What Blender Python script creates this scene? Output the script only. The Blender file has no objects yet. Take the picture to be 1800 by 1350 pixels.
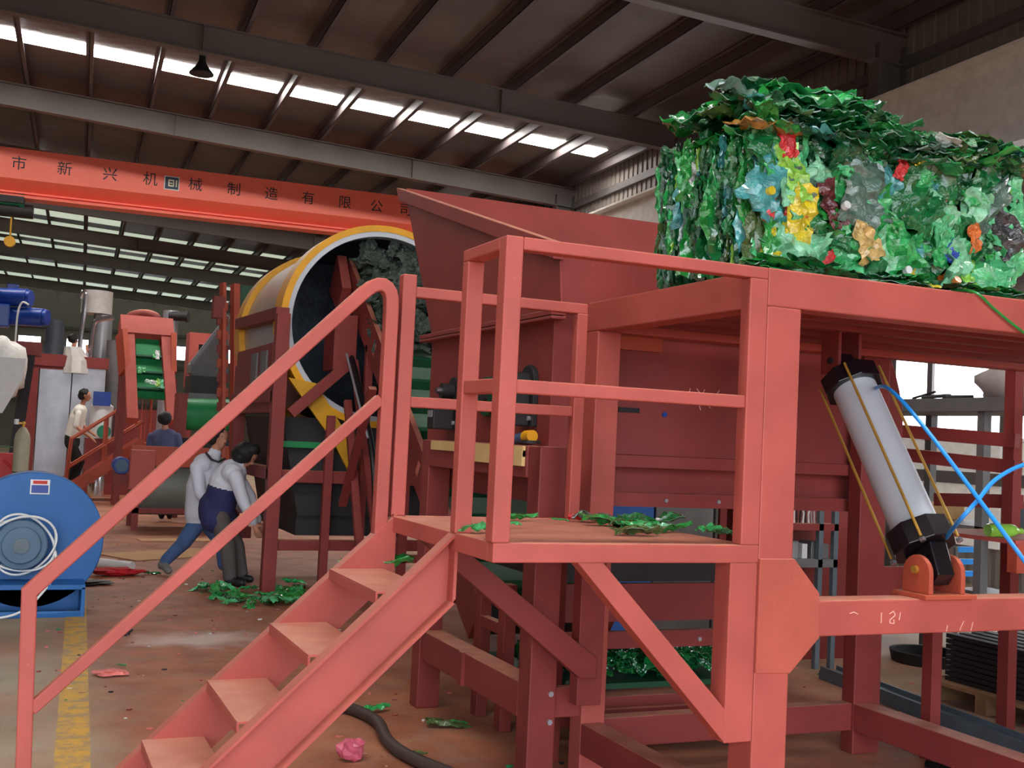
import bpy, bmesh, math, random
from mathutils import Vector, Matrix, noise
import numpy as np
random.seed(7)
SC = bpy.context.scene
COL = SC.collection

# ------------------------------------------------------------------ camera
F_PX, YAW, PIT, ROL = 1994.2, math.radians(23.4737), math.radians(2.799), math.radians(2.7504)
EYE = Vector((0, 0, 1.6))
FWD = Vector((math.sin(YAW)*math.cos(PIT), math.cos(YAW)*math.cos(PIT), math.sin(PIT)))
_r = Vector((math.cos(YAW), -math.sin(YAW), 0)); _u = _r.cross(FWD)
RGT = _r*math.cos(ROL) + _u*math.sin(ROL)
UPV = -_r*math.sin(ROL) + _u*math.cos(ROL)
cam_d = bpy.data.cameras.new('camera'); cam = bpy.data.objects.new('camera', cam_d); COL.objects.link(cam)
cam.matrix_world = Matrix(((RGT.x, UPV.x, -FWD.x, EYE.x), (RGT.y, UPV.y, -FWD.y, EYE.y), (RGT.z, UPV.z, -FWD.z, EYE.z), (0, 0, 0, 1)))
cam_d.sensor_width = 36; cam_d.lens = 36*F_PX/1800; cam_d.clip_end = 400; cam_d.clip_start = .05
SC.camera = cam
def at(px, py, dep):                      # a point of the place, from where it shows and how far off it stands
    return EYE + FWD*dep + RGT*((px-900)/F_PX*dep) + UPV*(-(py-675)/F_PX*dep)

# ------------------------------------------------------------------ sky, sun, exposure
W = bpy.data.worlds.new('sky'); SC.world = W; W.use_nodes = True
_bg = W.node_tree.nodes['Background']; _bg.inputs[0].default_value = (.80, .90, 1, 1); _bg.inputs[1].default_value = 5.8
sun_d = bpy.data.lights.new('sun', 'SUN'); sun_d.energy = 1.0; sun_d.angle = math.radians(9); sun_d.color = (1, .95, .86)
sun = bpy.data.objects.new('sun', sun_d); COL.objects.link(sun)
sun.rotation_euler = Vector((.30, 1, -.72)).to_track_quat('-Z', 'Y').to_euler(); sun.location = (-6, -18, 14)
SC.view_settings.view_transform = 'Standard'; SC.view_settings.look = 'None'
SC.view_settings.gamma = 1; SC.view_settings.use_curve_mapping = False; SC.view_settings.exposure = 0.12

# ------------------------------------------------------------------ helpers
BROT = math.radians(2.8)                  # the hall stands 2.8 degrees off the machine line
def b2w(x, y, z): return Vector((x*math.cos(BROT)+y*math.sin(BROT), -x*math.sin(BROT)+y*math.cos(BROT), z))
def tag(o, label=None, cat=None, group=None, kind=None):
    if label: o['label'] = label
    if cat: o['category'] = cat
    if group: o['group'] = group
    if kind: o['kind'] = kind
    return o
def thing(name, loc, label, cat, group=None):
    o = bpy.data.objects.new(name, None); COL.objects.link(o); o.location = loc; o.empty_display_size = .1
    return tag(o, label, cat, group)
WLOC = {}
def wloc(o): return WLOC.get(o.name, Vector(o.location))
class MB:
    def __init__(s, hall=False): s.v = []; s.f = []; s.hall = hall; s.mi = []; s.cur = 0
    def add(s, vs, fs):
        n = len(s.v); s.v += [Vector(p) for p in vs]; s.f += [tuple(i+n for i in f) for f in fs]; s.mi += [s.cur]*len(fs); return s
    def box(s, x0, y0, z0, x1, y1, z1):
        x0, x1 = min(x0, x1), max(x0, x1); y0, y1 = min(y0, y1), max(y0, y1); z0, z1 = min(z0, z1), max(z0, z1)
        return s.add([(x0,y0,z0),(x1,y0,z0),(x1,y1,z0),(x0,y1,z0),(x0,y0,z1),(x1,y0,z1),(x1,y1,z1),(x0,y1,z1)],
              [(0,3,2,1),(4,5,6,7),(0,1,5,4),(1,2,6,5),(2,3,7,6),(3,0,4,7)])
    def bar(s, p, q, w, h, up=(0,0,1)):
        p, q = Vector(p), Vector(q); d = (q-p).normalized(); sd = d.cross(Vector(up))
        if sd.length < 1e-5: sd = d.cross(Vector((0,1,0)))
        sd.normalize(); u = sd.cross(d).normalized(); a, b = sd*w/2, u*h/2
        return s.add([p-a-b, p+a-b, p+a+b, p-a+b, q-a-b, q+a-b, q+a+b, q-a+b],
              [(0,1,2,3),(4,7,6,5),(0,4,5,1),(1,5,6,2),(2,6,7,3),(3,7,4,0)])
    def cyl(s, p, q, r0, r1=None, n=20, caps=True):
        r1 = r0 if r1 is None else r1; p, q = Vector(p), Vector(q); d = (q-p).normalized()
        a = d.orthogonal().normalized(); b = d.cross(a)
        vs = [p+(a*math.cos(t)+b*math.sin(t))*r0 for t in [2*math.pi*i/n for i in range(n)]] + [q+(a*math.cos(t)+b*math.sin(t))*r1 for t in [2*math.pi*i/n for i in range(n)]]
        fs = [(i, (i+1) % n, n+(i+1) % n, n+i) for i in range(n)]
        if caps: fs += [tuple(range(n-1, -1, -1)), tuple(range(n, 2*n))]
        return s.add(vs, fs)
    def rings(s, rr, n=24, cap=True):          # rr: list of (centre, axis_u, axis_v, ru, rv)
        vs = []
        for c, a, b, ru, rv in rr:
            vs += [Vector(c)+Vector(a)*math.cos(2*math.pi*i/n)*ru+Vector(b)*math.sin(2*math.pi*i/n)*rv for i in range(n)]
        fs = []
        for k in range(len(rr)-1):
            fs += [(k*n+i, k*n+(i+1) % n, (k+1)*n+(i+1) % n, (k+1)*n+i) for i in range(n)]
        if cap: fs += [tuple(range(n-1, -1, -1)), tuple(range((len(rr)-1)*n, len(rr)*n))]
        return s.add(vs, fs)
    def lathe(s, c, axis, prof, n=28, close=False):    # prof: (along, radius)
        ax = Vector(axis).normalized(); a = ax.orthogonal().normalized(); b = ax.cross(a)
        return s.rings([(Vector(c)+ax*t, a, b, r, r) for t, r in prof] + ([(Vector(c)+ax*prof[0][0], a, b, prof[0][1], prof[0][1])] if close else []), n, not close)
    def tube(s, pts, r, n=8):
        pts = [Vector(p) for p in pts]; a = None; rr = []
        for i, p in enumerate(pts):
            d = (pts[min(i+1, len(pts)-1)]-pts[max(i-1, 0)]).normalized()
            a = d.orthogonal().normalized() if a is None else (a-d*a.dot(d)).normalized()
            rr.append((p, a, d.cross(a), r, r))
        return s.rings(rr, n)
    def prism(s, poly, vec):
        n = len(poly); p = [Vector(q) for q in poly]; v = Vector(vec)
        return s.add(p+[q+v for q in p], [tuple(range(n-1, -1, -1)), tuple(range(n, 2*n))]+[(i, (i+1) % n, n+(i+1) % n, n+i) for i in range(n)])
    def strip(s, pts, w, y0, y1):              # a flat-sided rail: path in XZ, w wide in that plane, from y0 to y1
        L, R = [], []
        P = [Vector((a, 0, b)) for a, b in pts]
        for i, p in enumerate(P):
            d0 = (P[i]-P[i-1]).normalized() if i else None; d1 = (P[i+1]-P[i]).normalized() if i < len(P)-1 else None
            d = ((d0 or d1)+(d1 or d0)).normalized(); nn = Vector((-d.z, 0, d.x))
            k = w/2/max(.5, nn.dot(Vector((-(d1 or d0).z, 0, (d1 or d0).x))))
            L.append(p+nn*k); R.append(p-nn*k)
        n = len(P); vs = []
        for y in (y0, y1): vs += [(q.x, y, q.z) for q in L] + [(q.x, y, q.z) for q in R]
        fs = []
        for i in range(n-1):
            fs += [(i, n+i, n+i+1, i+1), (2*n+i, 2*n+i+1, 3*n+i+1, 3*n+i), (i, i+1, 2*n+i+1, 2*n+i), (n+i, 3*n+i, 3*n+i+1, n+i+1)]
        fs += [(0, 2*n, 3*n, n), (n-1, 2*n-1, 4*n-1, 3*n-1)]
        return s.add(vs, fs)
    def ball(s, c, rx, ry=None, rz=None, n=14, m=10, wob=0, seed=0):
        ry = ry or rx; rz = rz or rx; vs = []; c = Vector(c)
        for j in range(m+1):
            th = math.pi*j/m
            for i in range(n):
                ph = 2*math.pi*i/n; q = Vector((math.sin(th)*math.cos(ph), math.sin(th)*math.sin(ph), math.cos(th)))
                k = 1+wob*noise.noise(q*1.7+Vector((seed, seed*.7, 0)))*2
                vs.append(c+Vector((q.x*rx*k, q.y*ry*k, q.z*rz*k)))
        fs = [(j*n+i, (j+1)*n+i, (j+1)*n+(i+1) % n, j*n+(i+1) % n) for j in range(m) for i in range(n)]
        return s.add(vs, fs)
    def build(s, name, mat, par=None, bev=0, smooth=False, label=None):
        vs = [b2w(*p) for p in s.v] if s.hall else s.v
        if par is None:
            lo = [min(p[i] for p in vs) for i in range(3)]; hi = [max(p[i] for p in vs) for i in range(3)]
            loc = Vector(((lo[0]+hi[0])/2, (lo[1]+hi[1])/2, lo[2])); off = loc
        else: off = wloc(par); loc = Vector((0, 0, 0))
        me = bpy.data.meshes.new(name); me.from_pydata([tuple(p-off) for p in vs], [], s.f)
        bm = bmesh.new(); bm.from_mesh(me)
        if abs(s.cur) < 1 and len(bm.verts) < 60000: bmesh.ops.remove_doubles(bm, verts=bm.verts, dist=1e-5)
        bmesh.ops.recalc_face_normals(bm, faces=bm.faces); bm.to_mesh(me); bm.free()
        for m in (mat if isinstance(mat, (list, tuple)) else [mat]): me.materials.append(m)
        if s.cur >= 1:
            for p, k in zip(me.polygons, s.mi): p.material_index = k
        if smooth:
            me.polygons.foreach_set('use_smooth', [True]*len(me.polygons))
            if smooth != 'all' and hasattr(me, 'set_sharp_from_angle'): me.set_sharp_from_angle(angle=math.radians(38))
        o = bpy.data.objects.new(name, me); COL.objects.link(o); o.location = loc
        if par: o.parent = par; WLOC[o.name] = wloc(par)
        if bev:
            b = o.modifiers.new('bevel', 'BEVEL'); b.width = bev; b.segments = 2; b.limit_method = 'ANGLE'; b.angle_limit = math.radians(50)
        if label: o['label'] = label
        return o
def copy_tree(o, par=None, dloc=None):
    c = o.copy(); COL.objects.link(c); c.parent = par
    if dloc is not None: c.location = Vector(c.location)+Vector(dloc)
    for ch in [k for k in list(bpy.data.objects) if k.parent == o]: copy_tree(ch, c)
    return c

# ------------------------------------------------------------------ materials
M = {}
def _new(name):
    m = bpy.data.materials.new(name); m.use_nodes = True; n = m.node_tree
    return m, n, n.nodes['Principled BSDF']
def s2l(c): return tuple((x/12.92 if x <= .04045 else ((x+.055)/1.055)**2.4) for x in [k/255 for k in c])
def mat(name, rgb, rough=.6, metal=0, var=.12, scale=6, bump=0, bscale=40, spec=.5, emit=None, coat=0, trans=0, alpha=None):
    m, n, b = _new(name); c = s2l(rgb)
    tc = n.nodes.new('ShaderNodeTexCoord'); nz = n.nodes.new('ShaderNodeTexNoise'); nz.inputs['Scale'].default_value = scale; nz.inputs['Detail'].default_value = 5
    n.links.new(tc.outputs['Object'], nz.inputs['Vector'])
    rp = n.nodes.new('ShaderNodeValToRGB'); rp.color_ramp.elements[0].position = .3; rp.color_ramp.elements[1].position = .7
    rp.color_ramp.elements[0].color = tuple(max(0, x*(1-var)) for x in c)+(1,); rp.color_ramp.elements[1].color = tuple(min(1, x*(1+var)) for x in c)+(1,)
    n.links.new(nz.outputs['Fac'], rp.inputs['Fac']); n.links.new(rp.outputs['Color'], b.inputs['Base Color'])
    b.inputs['Roughness'].default_value = rough; b.inputs['Metallic'].default_value = metal; b.inputs['Specular IOR Level'].default_value = spec
    b.inputs['Coat Weight'].default_value = coat; b.inputs['Transmission Weight'].default_value = trans
    if alpha: b.inputs['Alpha'].default_value = alpha
    if emit:
        b.inputs['Emission Color'].default_value = s2l(emit[0])+(1,); b.inputs['Emission Strength'].default_value = emit[1]
    if bump:
        bn = n.nodes.new('ShaderNodeTexNoise'); bn.inputs['Scale'].default_value = bscale; bn.inputs['Detail'].default_value = 4; n.links.new(tc.outputs['Object'], bn.inputs['Vector'])
        bp = n.nodes.new('ShaderNodeBump'); bp.inputs['Strength'].default_value = bump; bp.inputs['Distance'].default_value = .02
        n.links.new(bn.outputs['Fac'], bp.inputs['Height']); n.links.new(bp.outputs['Normal'], b.inputs['Normal'])
    M[name] = m; return m
def red_steel(name, rgb, dust=(200, 138, 114), dustamt=.95, scuff=.5, rough=.5, bump=.12):
    m, n, b = _new(name); c = s2l(rgb); L = n.links.new; N = n.nodes.new
    tc = N('ShaderNodeTexCoord'); geo = N('ShaderNodeNewGeometry')
    nz = N('ShaderNodeTexNoise'); nz.inputs['Scale'].default_value = 3.2; nz.inputs['Detail'].default_value = 6; L(tc.outputs['Object'], nz.inputs['Vector'])
    rp = N('ShaderNodeValToRGB'); rp.color_ramp.elements[0].position = .3; rp.color_ramp.elements[1].position = .72
    rp.color_ramp.elements[0].color = tuple(x*.86 for x in c)+(1,); rp.color_ramp.elements[1].color = tuple(min(1, x*1.13) for x in c)+(1,)
    L(nz.outputs['Fac'], rp.inputs['Fac'])
    # chips and pale scratches
    n2 = N('ShaderNodeTexNoise'); n2.inputs['Scale'].default_value = 26; n2.inputs['Detail'].default_value = 8; n2.inputs['Roughness'].default_value = .7; L(tc.outputs['Object'], n2.inputs['Vector'])
    r2 = N('ShaderNodeValToRGB'); r2.color_ramp.elements[0].position = .66; r2.color_ramp.elements[1].position = .78; r2.color_ramp.elements[1].color = (scuff,)*3+(1,)
    L(n2.outputs['Fac'], r2.inputs['Fac'])
    mx = N('ShaderNodeMix'); mx.data_type = 'RGBA'; L(r2.outputs['Color'], mx.inputs['Factor']); L(rp.outputs['Color'], mx.inputs[6]); mx.inputs[7].default_value = s2l((214, 130, 112))+(1,)
    # dust that settled on faces turned upward
    sp = N('ShaderNodeSeparateXYZ'); L(geo.outputs['Normal'], sp.inputs[0])
    mr = N('ShaderNodeMapRange'); mr.inputs[1].default_value = .55; mr.inputs[2].default_value = .95; L(sp.outputs['Z'], mr.inputs[0])
    n3 = N('ShaderNodeTexNoise'); n3.inputs['Scale'].default_value = 7; n3.inputs['Detail'].default_value = 5; L(tc.outputs['Object'], n3.inputs['Vector'])
    m3 = N('ShaderNodeMapRange'); m3.inputs[1].default_value = .3; m3.inputs[2].default_value = .65; m3.inputs[3].default_value = dustamt*.5; m3.inputs[4].default_value = dustamt; L(n3.outputs['Fac'], m3.inputs[0])
    mu = N('ShaderNodeMath'); mu.operation = 'MULTIPLY'; L(mr.outputs[0], mu.inputs[0]); L(m3.outputs[0], mu.inputs[1])
    my = N('ShaderNodeMix'); my.data_type = 'RGBA'; L(mu.outputs[0], my.inputs['Factor']); L(mx.outputs[2], my.inputs[6]); my.inputs[7].default_value = s2l(dust)+(1,)
    L(my.outputs[2], b.inputs['Base Color'])
    b.inputs['Roughness'].default_value = rough; b.inputs['Specular IOR Level'].default_value = .35
    bp = N('ShaderNodeBump'); bp.inputs['Strength'].default_value = bump; bp.inputs['Distance'].default_value = .01; L(n2.outputs['Fac'], bp.inputs['Height']); L(bp.outputs['Normal'], b.inputs['Normal'])
    M[name] = m; return m
red_steel('red', (178, 84, 74)); red_steel('red_dark', (136, 56, 52)); red_steel('red_orange', (178, 80, 58), dust=(190, 112, 80), dustamt=.5)  # red_dark: darker copy of red, stands in for shade on rear table parts
red_steel('red_rough', (184, 90, 74), scuff=.9, rough=.85, bump=.9)
mat('crane_red', (252, 112, 88), .4, var=.06, scale=.4); mat('red_bright', (196, 36, 28), .5)
mat('roof_sheet', (92, 80, 76), .42, var=.22, scale=.9, bump=.5, bscale=5, spec=.5)
mat('rafter', (104, 96, 92), .6, var=.1, scale=.6); mat('purlin', (86, 76, 76), .55, var=.12, scale=1)
mat('wall_sheet', (132, 124, 118), .6, var=.1, scale=.5); mat('wall_pale', (205, 200, 192), .7, var=.06, scale=.6)
mat('column', (96, 92, 90), .6); mat('runway', (206, 202, 196), .45)
mat('skylight', (255, 250, 244), .6, emit=((255, 250, 244), 26.0)); mat('skylight_dim', (214, 226, 208), .6, emit=((212, 228, 206), .62), var=.2, scale=.7)
mat('window_glow', (255, 255, 255), .5, emit=((244, 247, 255), 5.0)); mat('window_soft', (225, 224, 218), .5, emit=((255, 250, 240), .12))
mat('steel_grey', (150, 150, 150), .4, .6); mat('galv', (176, 176, 182), .35, .5, var=.14, scale=3); mat('grey_paint', (112, 110, 110), .55); mat('steel_blue', (96, 108, 116), .5)
mat('dark', (34, 30, 32), .6); mat('black', (18, 16, 20), .4); mat('black_gloss', (20, 16, 22), .25); mat('rubber', (30, 28, 28), .7)
mat('yellow', (232, 164, 20), .45, var=.1); mat('yellow_deep', (206, 150, 14), .5)
mat('blue', (16, 92, 160), .45, var=.1, scale=3); mat('blue_motor', (24, 62, 150), .35); mat('blue_dull', (76, 104, 128), .5); mat('hose_blue', (40, 150, 240), .35, var=.03)
mat('white', (226, 226, 224), .5, var=.05); mat('white_cloth', (216, 212, 206), .85, bump=.4, bscale=12); mat('sack', (190, 180, 176), .9, var=.1, bump=.6, bscale=9); mat('sack_tan', (176, 138, 88), .9, bump=.5, bscale=9)
mat('alu', (196, 200, 206), .38, .25, var=.04, scale=2); mat('brass', (206, 160, 70), .35, .6); mat('chrome', (210, 210, 214), .2, .9)
mat('green_belt', (28, 132, 74), .45, var=.12); mat('green_dark', (16, 74, 44), .5); mat('belt_pale', (88, 112, 96), .55, var=.2, scale=3); mat('green_strip', (20, 130, 72), .45)
mat('wood', (150, 110, 76), .8, var=.2, scale=4, bump=.3); mat('card', (206, 158, 112), .9, var=.1); mat('paper', (214, 178, 120), .9, var=.1)
mat('gas_grey', (172, 166, 140), .5); mat('print_dark', (34, 36, 44), .6); mat('green_motor', (30, 130, 96), .45); mat('drum_shell', (176, 168, 160), .32, .35, var=.15, scale=2.5); mat('drum_inner', (96, 104, 116), .4, .3, var=.4, scale=3, bump=.8, bscale=5)
mat('skin', (188, 128, 100), .6, var=.05); mat('hair', (22, 18, 20), .6, bump=.5, bscale=80); mat('jacket_white', (206, 204, 214), .85, var=.06, bump=.4, bscale=14); mat('navy', (40, 40, 84), .85, var=.12); mat('jeans', (74, 104, 150), .85, var=.12, scale=9); mat('trouser_grey', (84, 76, 74), .85); mat('shirt_white', (236, 232, 220), .8, var=.04); mat('trouser_black', (30, 26, 28), .8); mat('shirt_blue', (84, 88, 124), .85, var=.08); mat('shoe_black', (24, 22, 26), .5); mat('shoe_grey', (122, 118, 110), .7); mat('jacket_grey', (160, 156, 164), .85)
mat('rag_red', (190, 30, 40), .85); mat('pink_scrap', (214, 120, 112), .7, var=.2, scale=20); mat('pink_film', (200, 90, 110), .4); mat('lime', (104, 190, 60), .3)
mat('shaded_bottles', (58, 68, 60), .55, var=.4, scale=5); mat('beam_weld', (150, 70, 62), .6)  # bottle colour darkened for the shade inside the drum mouth
PET = {}
for k, c in dict(emerald=(46, 164, 84), mint=(86, 190, 124), pale=(132, 202, 158), leaf=(34, 140, 56), deep=(20, 106, 52), forest=(14, 78, 40), olive=(70, 96, 44), lime=(140, 200, 70), teal=(70, 150, 150), grey=(86, 112, 98), yellow=(222, 196, 40), red=(206, 34, 40), maroon=(96, 36, 40), brown=(176, 124, 56), white=(226, 230, 222), orange=(222, 112, 40), blue=(50, 76, 190), char=(56, 54, 58), tan=(206, 170, 100), murk=(58, 70, 60)).items():
    PET[k] = mat('pet_'+k, c, .16, var=.38, scale=7, spec=.8, bump=.5, bscale=16, coat=.6)

def floor_material():
    m, n, b = _new('floor_concrete'); L = n.links.new; N = n.nodes.new
    tc = N('ShaderNodeTexCoord'); geo = N('ShaderNodeNewGeometry'); pos = geo.outputs['Position']
    def noise_(sc, det=6, ro=.55):
        z = N('ShaderNodeTexNoise'); z.inputs['Scale'].default_value = sc; z.inputs['Detail'].default_value = det; z.inputs['Roughness'].default_value = ro; L(pos, z.inputs['Vector']); return z.outputs['Fac']
    def ramp(f, a, b_, ca, cb):
        r = N('ShaderNodeValToRGB'); r.color_ramp.elements[0].position = a; r.color_ramp.elements[1].position = b_; r.color_ramp.elements[0].color = ca+(1,); r.color_ramp.elements[1].color = cb+(1,); L(f, r.inputs['Fac']); return r.outputs['Color']
    def math_(op, a, b_=None):
        k = N('ShaderNodeMath'); k.operation = op
        for i, q in enumerate((a, b_)):
            if q is None: continue
            if isinstance(q, (int, float)): k.inputs[i].default_value = q
            else: L(q, k.inputs[i])
        return k.outputs[0]
    def mapr(v, a, b_, c=0, d=1):
        k = N('ShaderNodeMapRange'); k.inputs[1].default_value = a; k.inputs[2].default_value = b_; k.inputs[3].default_value = c; k.inputs[4].default_value = d; L(v, k.inputs[0]); return k.outputs[0]
    def mix(f, a, b_):
        k = N('ShaderNodeMix'); k.data_type = 'RGBA'; L(f, k.inputs['Factor'])
        for i, q in ((6, a), (7, b_)):
            if isinstance(q, tuple): k.inputs[i].default_value = q+(1,)
            else: L(q, k.inputs[i])
        return k.outputs[2]
    conc = ramp(noise_(1.3), .3, .7, s2l((140, 127, 107)), s2l((174, 161, 138)))
    red = ramp(noise_(2.2), .3, .72, s2l((142, 82, 60)), s2l((192, 124, 92)))
    sx = N('ShaderNodeSeparateXYZ'); L(pos, sx.inputs[0])
    # primer dust lies round the machine line (right of the yellow line), thins out beyond
    xx = math_('ADD', sx.outputs['X'], math_('MULTIPLY', noise_(.9), 1.1))
    f1 = math_('MULTIPLY', mapr(xx, .75, 1.35), mapr(sx.outputs['X'], 6.4, 4.8))
    f2 = math_('MULTIPLY', mapr(noise_(.55, 4), .42, .6), .55)
    f = math_('MAXIMUM', f1, f2); f = math_('MULTIPLY', f, mapr(noise_(5), .2, .55, .55, 1))
    base = mix(f, conc, red)
    # spilt white powder with its own outline
    dx = math_('MULTIPLY', math_('SUBTRACT', sx.outputs['X'], 1.35), .85); dy = math_('MULTIPLY', math_('SUBTRACT', sx.outputs['Y'], 8.75), 1.5)
    dd = math_('SQRT', math_('ADD', math_('MULTIPLY', dx, dx), math_('MULTIPLY', dy, dy)))
    fw = math_('MULTIPLY', mapr(math_('SUBTRACT', dd, math_('MULTIPLY', noise_(3.2), .9)), .12, -.3), .75)
    base = mix(fw, base, s2l((226, 206, 198)))
    # dark stains and trodden dirt
    base = mix(math_('MULTIPLY', mapr(noise_(3.4, 8, .7), .58, .75), .5), base, s2l((74, 52, 44)))
    base = mix(math_('MULTIPLY', mapr(noise_(38, 6, .75), .60, .70), .55), base, s2l((206, 168, 142)))
    base = mix(math_('MULTIPLY', mapr(noise_(23, 7, .75), .60, .72), .5), base, s2l((84, 50, 40)))
    L(base, b.inputs['Base Color']); b.inputs['Roughness'].default_value = .62; b.inputs['Specular IOR Level'].default_value = .3
    bp = N('ShaderNodeBump'); bp.inputs['Strength'].default_value = .25; bp.inputs['Distance'].default_value = .02; L(noise_(14, 8, .65), bp.inputs['Height']); L(bp.outputs['Normal'], b.inputs['Normal'])
    return m
M['floor'] = floor_material()
m, n, b = _new('line_yellow'); _tc = n.nodes.new('ShaderNodeNewGeometry'); _nz = n.nodes.new('ShaderNodeTexNoise'); _nz.inputs['Scale'].default_value = 9; _nz.inputs['Detail'].default_value = 8; _nz.inputs['Roughness'].default_value = .7
n.links.new(_tc.outputs['Position'], _nz.inputs['Vector']); _rp = n.nodes.new('ShaderNodeValToRGB'); _rp.color_ramp.elements[0].position = .42; _rp.color_ramp.elements[1].position = .56
_rp.color_ramp.elements[0].color = s2l((166, 138, 98))+(1,); _rp.color_ramp.elements[1].color = s2l((212, 160, 44))+(1,); n.links.new(_nz.outputs['Fac'], _rp.inputs['Fac']); n.links.new(_rp.outputs['Color'], b.inputs['Base Color']); b.inputs['Roughness'].default_value = .6
M['line'] = m

# ------------------------------------------------------------------ the hall
def roof_z(xb): return 8.58-.05*xb if xb > -7 else 8.58+.35+.05*(xb+7)
fl = MB().box(-60, -70, -.25, 60, 90, 0).build('floor', M['floor']); tag(fl, 'concrete workshop floor covered in reddish primer dust', 'floor', kind='structure')
# painted line
mb = MB(); mb.hall = True
mb.box(-.02, -3, .0005, .14, 34, .003)
o = mb.build('trim_1', M['line']); tag(o, 'worn yellow line painted on the concrete floor', 'floor marking', kind='structure')
# roof: corrugated sheet in two slopes, rafters, purlins, skylight strips
mb = MB(True); Y0, Y1 = -5, 68
for (xa, xb_) in ((-7, 11.4), (-24, -7)):
    za, zb = roof_z(xa) if xa > -24 else 8.08, roof_z(xb_)
    if xa == -7: za = 8.93
    else: zb = 8.93
    mb.prism([(xa, Y0, za), (xb_, Y0, zb), (xb_, Y0, zb+.08), (xa, Y0, za+.08)], (0, Y1-Y0, 0))
ceil = mb.build('ceiling', M['roof_sheet']); tag(ceil, 'dark brown corrugated sheet roof on steel rafters', 'roof', kind='structure')
bays = [19.44+5.98*k for k in range(-4, 8)]
for yb in bays:
    mb = MB(True); zo = -.7
    for xa, xb_, in ((-7, 11.1), (-24, -7)):
        za = 8.93 if xa == -7 else 8.08; zb = roof_z(11.1) if xb_ > 0 else 8.93
        for lo, hi, w in ((-.70, -.68, .1), (-.68, -.24, .012), (-.24, -.22, .1)):
            mb.prism([(xa, yb-w, za+lo), (xb_, yb-w, zb+lo), (xb_, yb-w, zb+hi), (xa, yb-w, za+hi)], (0, 2*w, 0))
        for k in range(3):       # stiffener plates
            xs = xa+(xb_-xa)*(k+.6)/3.4; zs = za+(zb-za)*(xs-xa)/(xb_-xa)
            mb.box(xs-.008, yb-.09, zs-.68, xs+.008, yb+.09, zs-.24)
    mb.build('rafter', M['rafter'], ceil)
xb_ = -1.5+1.223*-14
while xb_ < 11:
    z = roof_z(xb_) if xb_ > -7 else 8.93+.05*(xb_+7)
    mb = MB(True)
    mb.box(xb_-.006, Y0, z-.22, xb_+.006, Y1, z-.002); mb.box(xb_-.006, Y0, z-.22, xb_+.075, Y1, z-.205); mb.box(xb_-.075, Y0, z-.02, xb_+.006, Y1, z-.004)
    mb.build('purlin', M['purlin'], ceil)
    xb_ += 1.223
def sky_strip(ya, yb, x0, x1, m):
    x = x0
    while x < x1-.1:
        xe = min(x+1.223, x1); mb = MB(True)
        mb.prism([(x+.01, ya, roof_z(x)-.012), (xe-.01, ya, roof_z(xe)-.012), (xe-.01, ya, roof_z(xe)-.004), (x+.01, ya, roof_z(x)-.004)], (0, yb-ya, 0))
        mb.build('skylight_panel', m, ceil); x = xe
for ys in (2.42, 22.42, 33.4): sky_strip(ys, ys+.7, -1.5-1.223*4, 10.45, M['skylight'])
for k in (3, 4, 5, 6, 7): sky_strip(19.44+5.98*k+.5, 19.44+5.98*k+5.4, -1.5-1.223*4, 9.5 if k > 3 else 1.0, M['skylight_dim'])
# side wall on the right with columns, girts, crane runway
mb = MB(True); WX = 11.0; n = 0; y = Y0
while y < Y1:
    mb.box(WX, y, 0, WX+.03, y+.12, 8.05); mb.box(WX+.03, y+.1, 0, WX+.06, y+.24, 8.05); y += .22
wr = mb.build('wall_right', M['wall_sheet']); tag(wr, 'grey corrugated sheet side wall behind the crane runway', 'wall', kind='structure')
for yb in bays:
    mb = MB(True)
    for xa, w in ((WX-.52, .1), (WX-.06, .1)): mb.box(xa, yb-w*1.2, 0, xa+.02, yb+w*1.2, 7.62)
    mb.box(WX-.5, yb-.01, 0, WX-.05, yb+.01, 7.62); mb.box(WX-.92, yb-.14, 5.34, WX-.5, yb+.14, 5.4); mb.prism([(WX-.92, yb-.01, 5.34), (WX-.5, yb-.01, 4.9), (WX-.5, yb-.01, 5.34)], (0, .02, 0))
    mb.build('column', M['column'], wr)
mb = MB(True)
for a, b_, w in ((5.4, 5.44, .18), (5.44, 6.58, .012), (6.58, 6.62, .2)): mb.box(WX-.72-w, Y0, a, WX-.72+w, 60, b_)
mb.box(WX-.76, Y0, 6.62, WX-.68, 60, 6.68); mb.build('runway_beam', M['runway'], wr)
for z in (1.3, 3.9, 7.3): MB(True).box(WX-.08, Y0, z, WX, Y1, z+.16).build('girt', M['column'], wr)
# windows in the right wall (behind the shelving) and the pale lower panels
k = 0
for yb in range(0, 12, 1):
    ya = 3.2+yb*1.35
    mb = MB(True).box(WX-.045, ya, 1.92, WX-.005, ya+1.25, 3.5)
    o = mb.build('window_%d' % (k+1), M['window_glow']); tag(o, 'bright window pane in the right side wall', 'window', 'side wall windows', 'structure'); k += 1
    MB(True).box(WX-.09, ya+1.25, 1.9, WX-.005, ya+1.35, 3.52).build('mullion', M['column'], o)
    MB(True).box(WX-.05, ya+.02, .5, WX-.01, ya+1.23, 1.86).build('pale_panel', M['window_soft'], wr)
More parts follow.
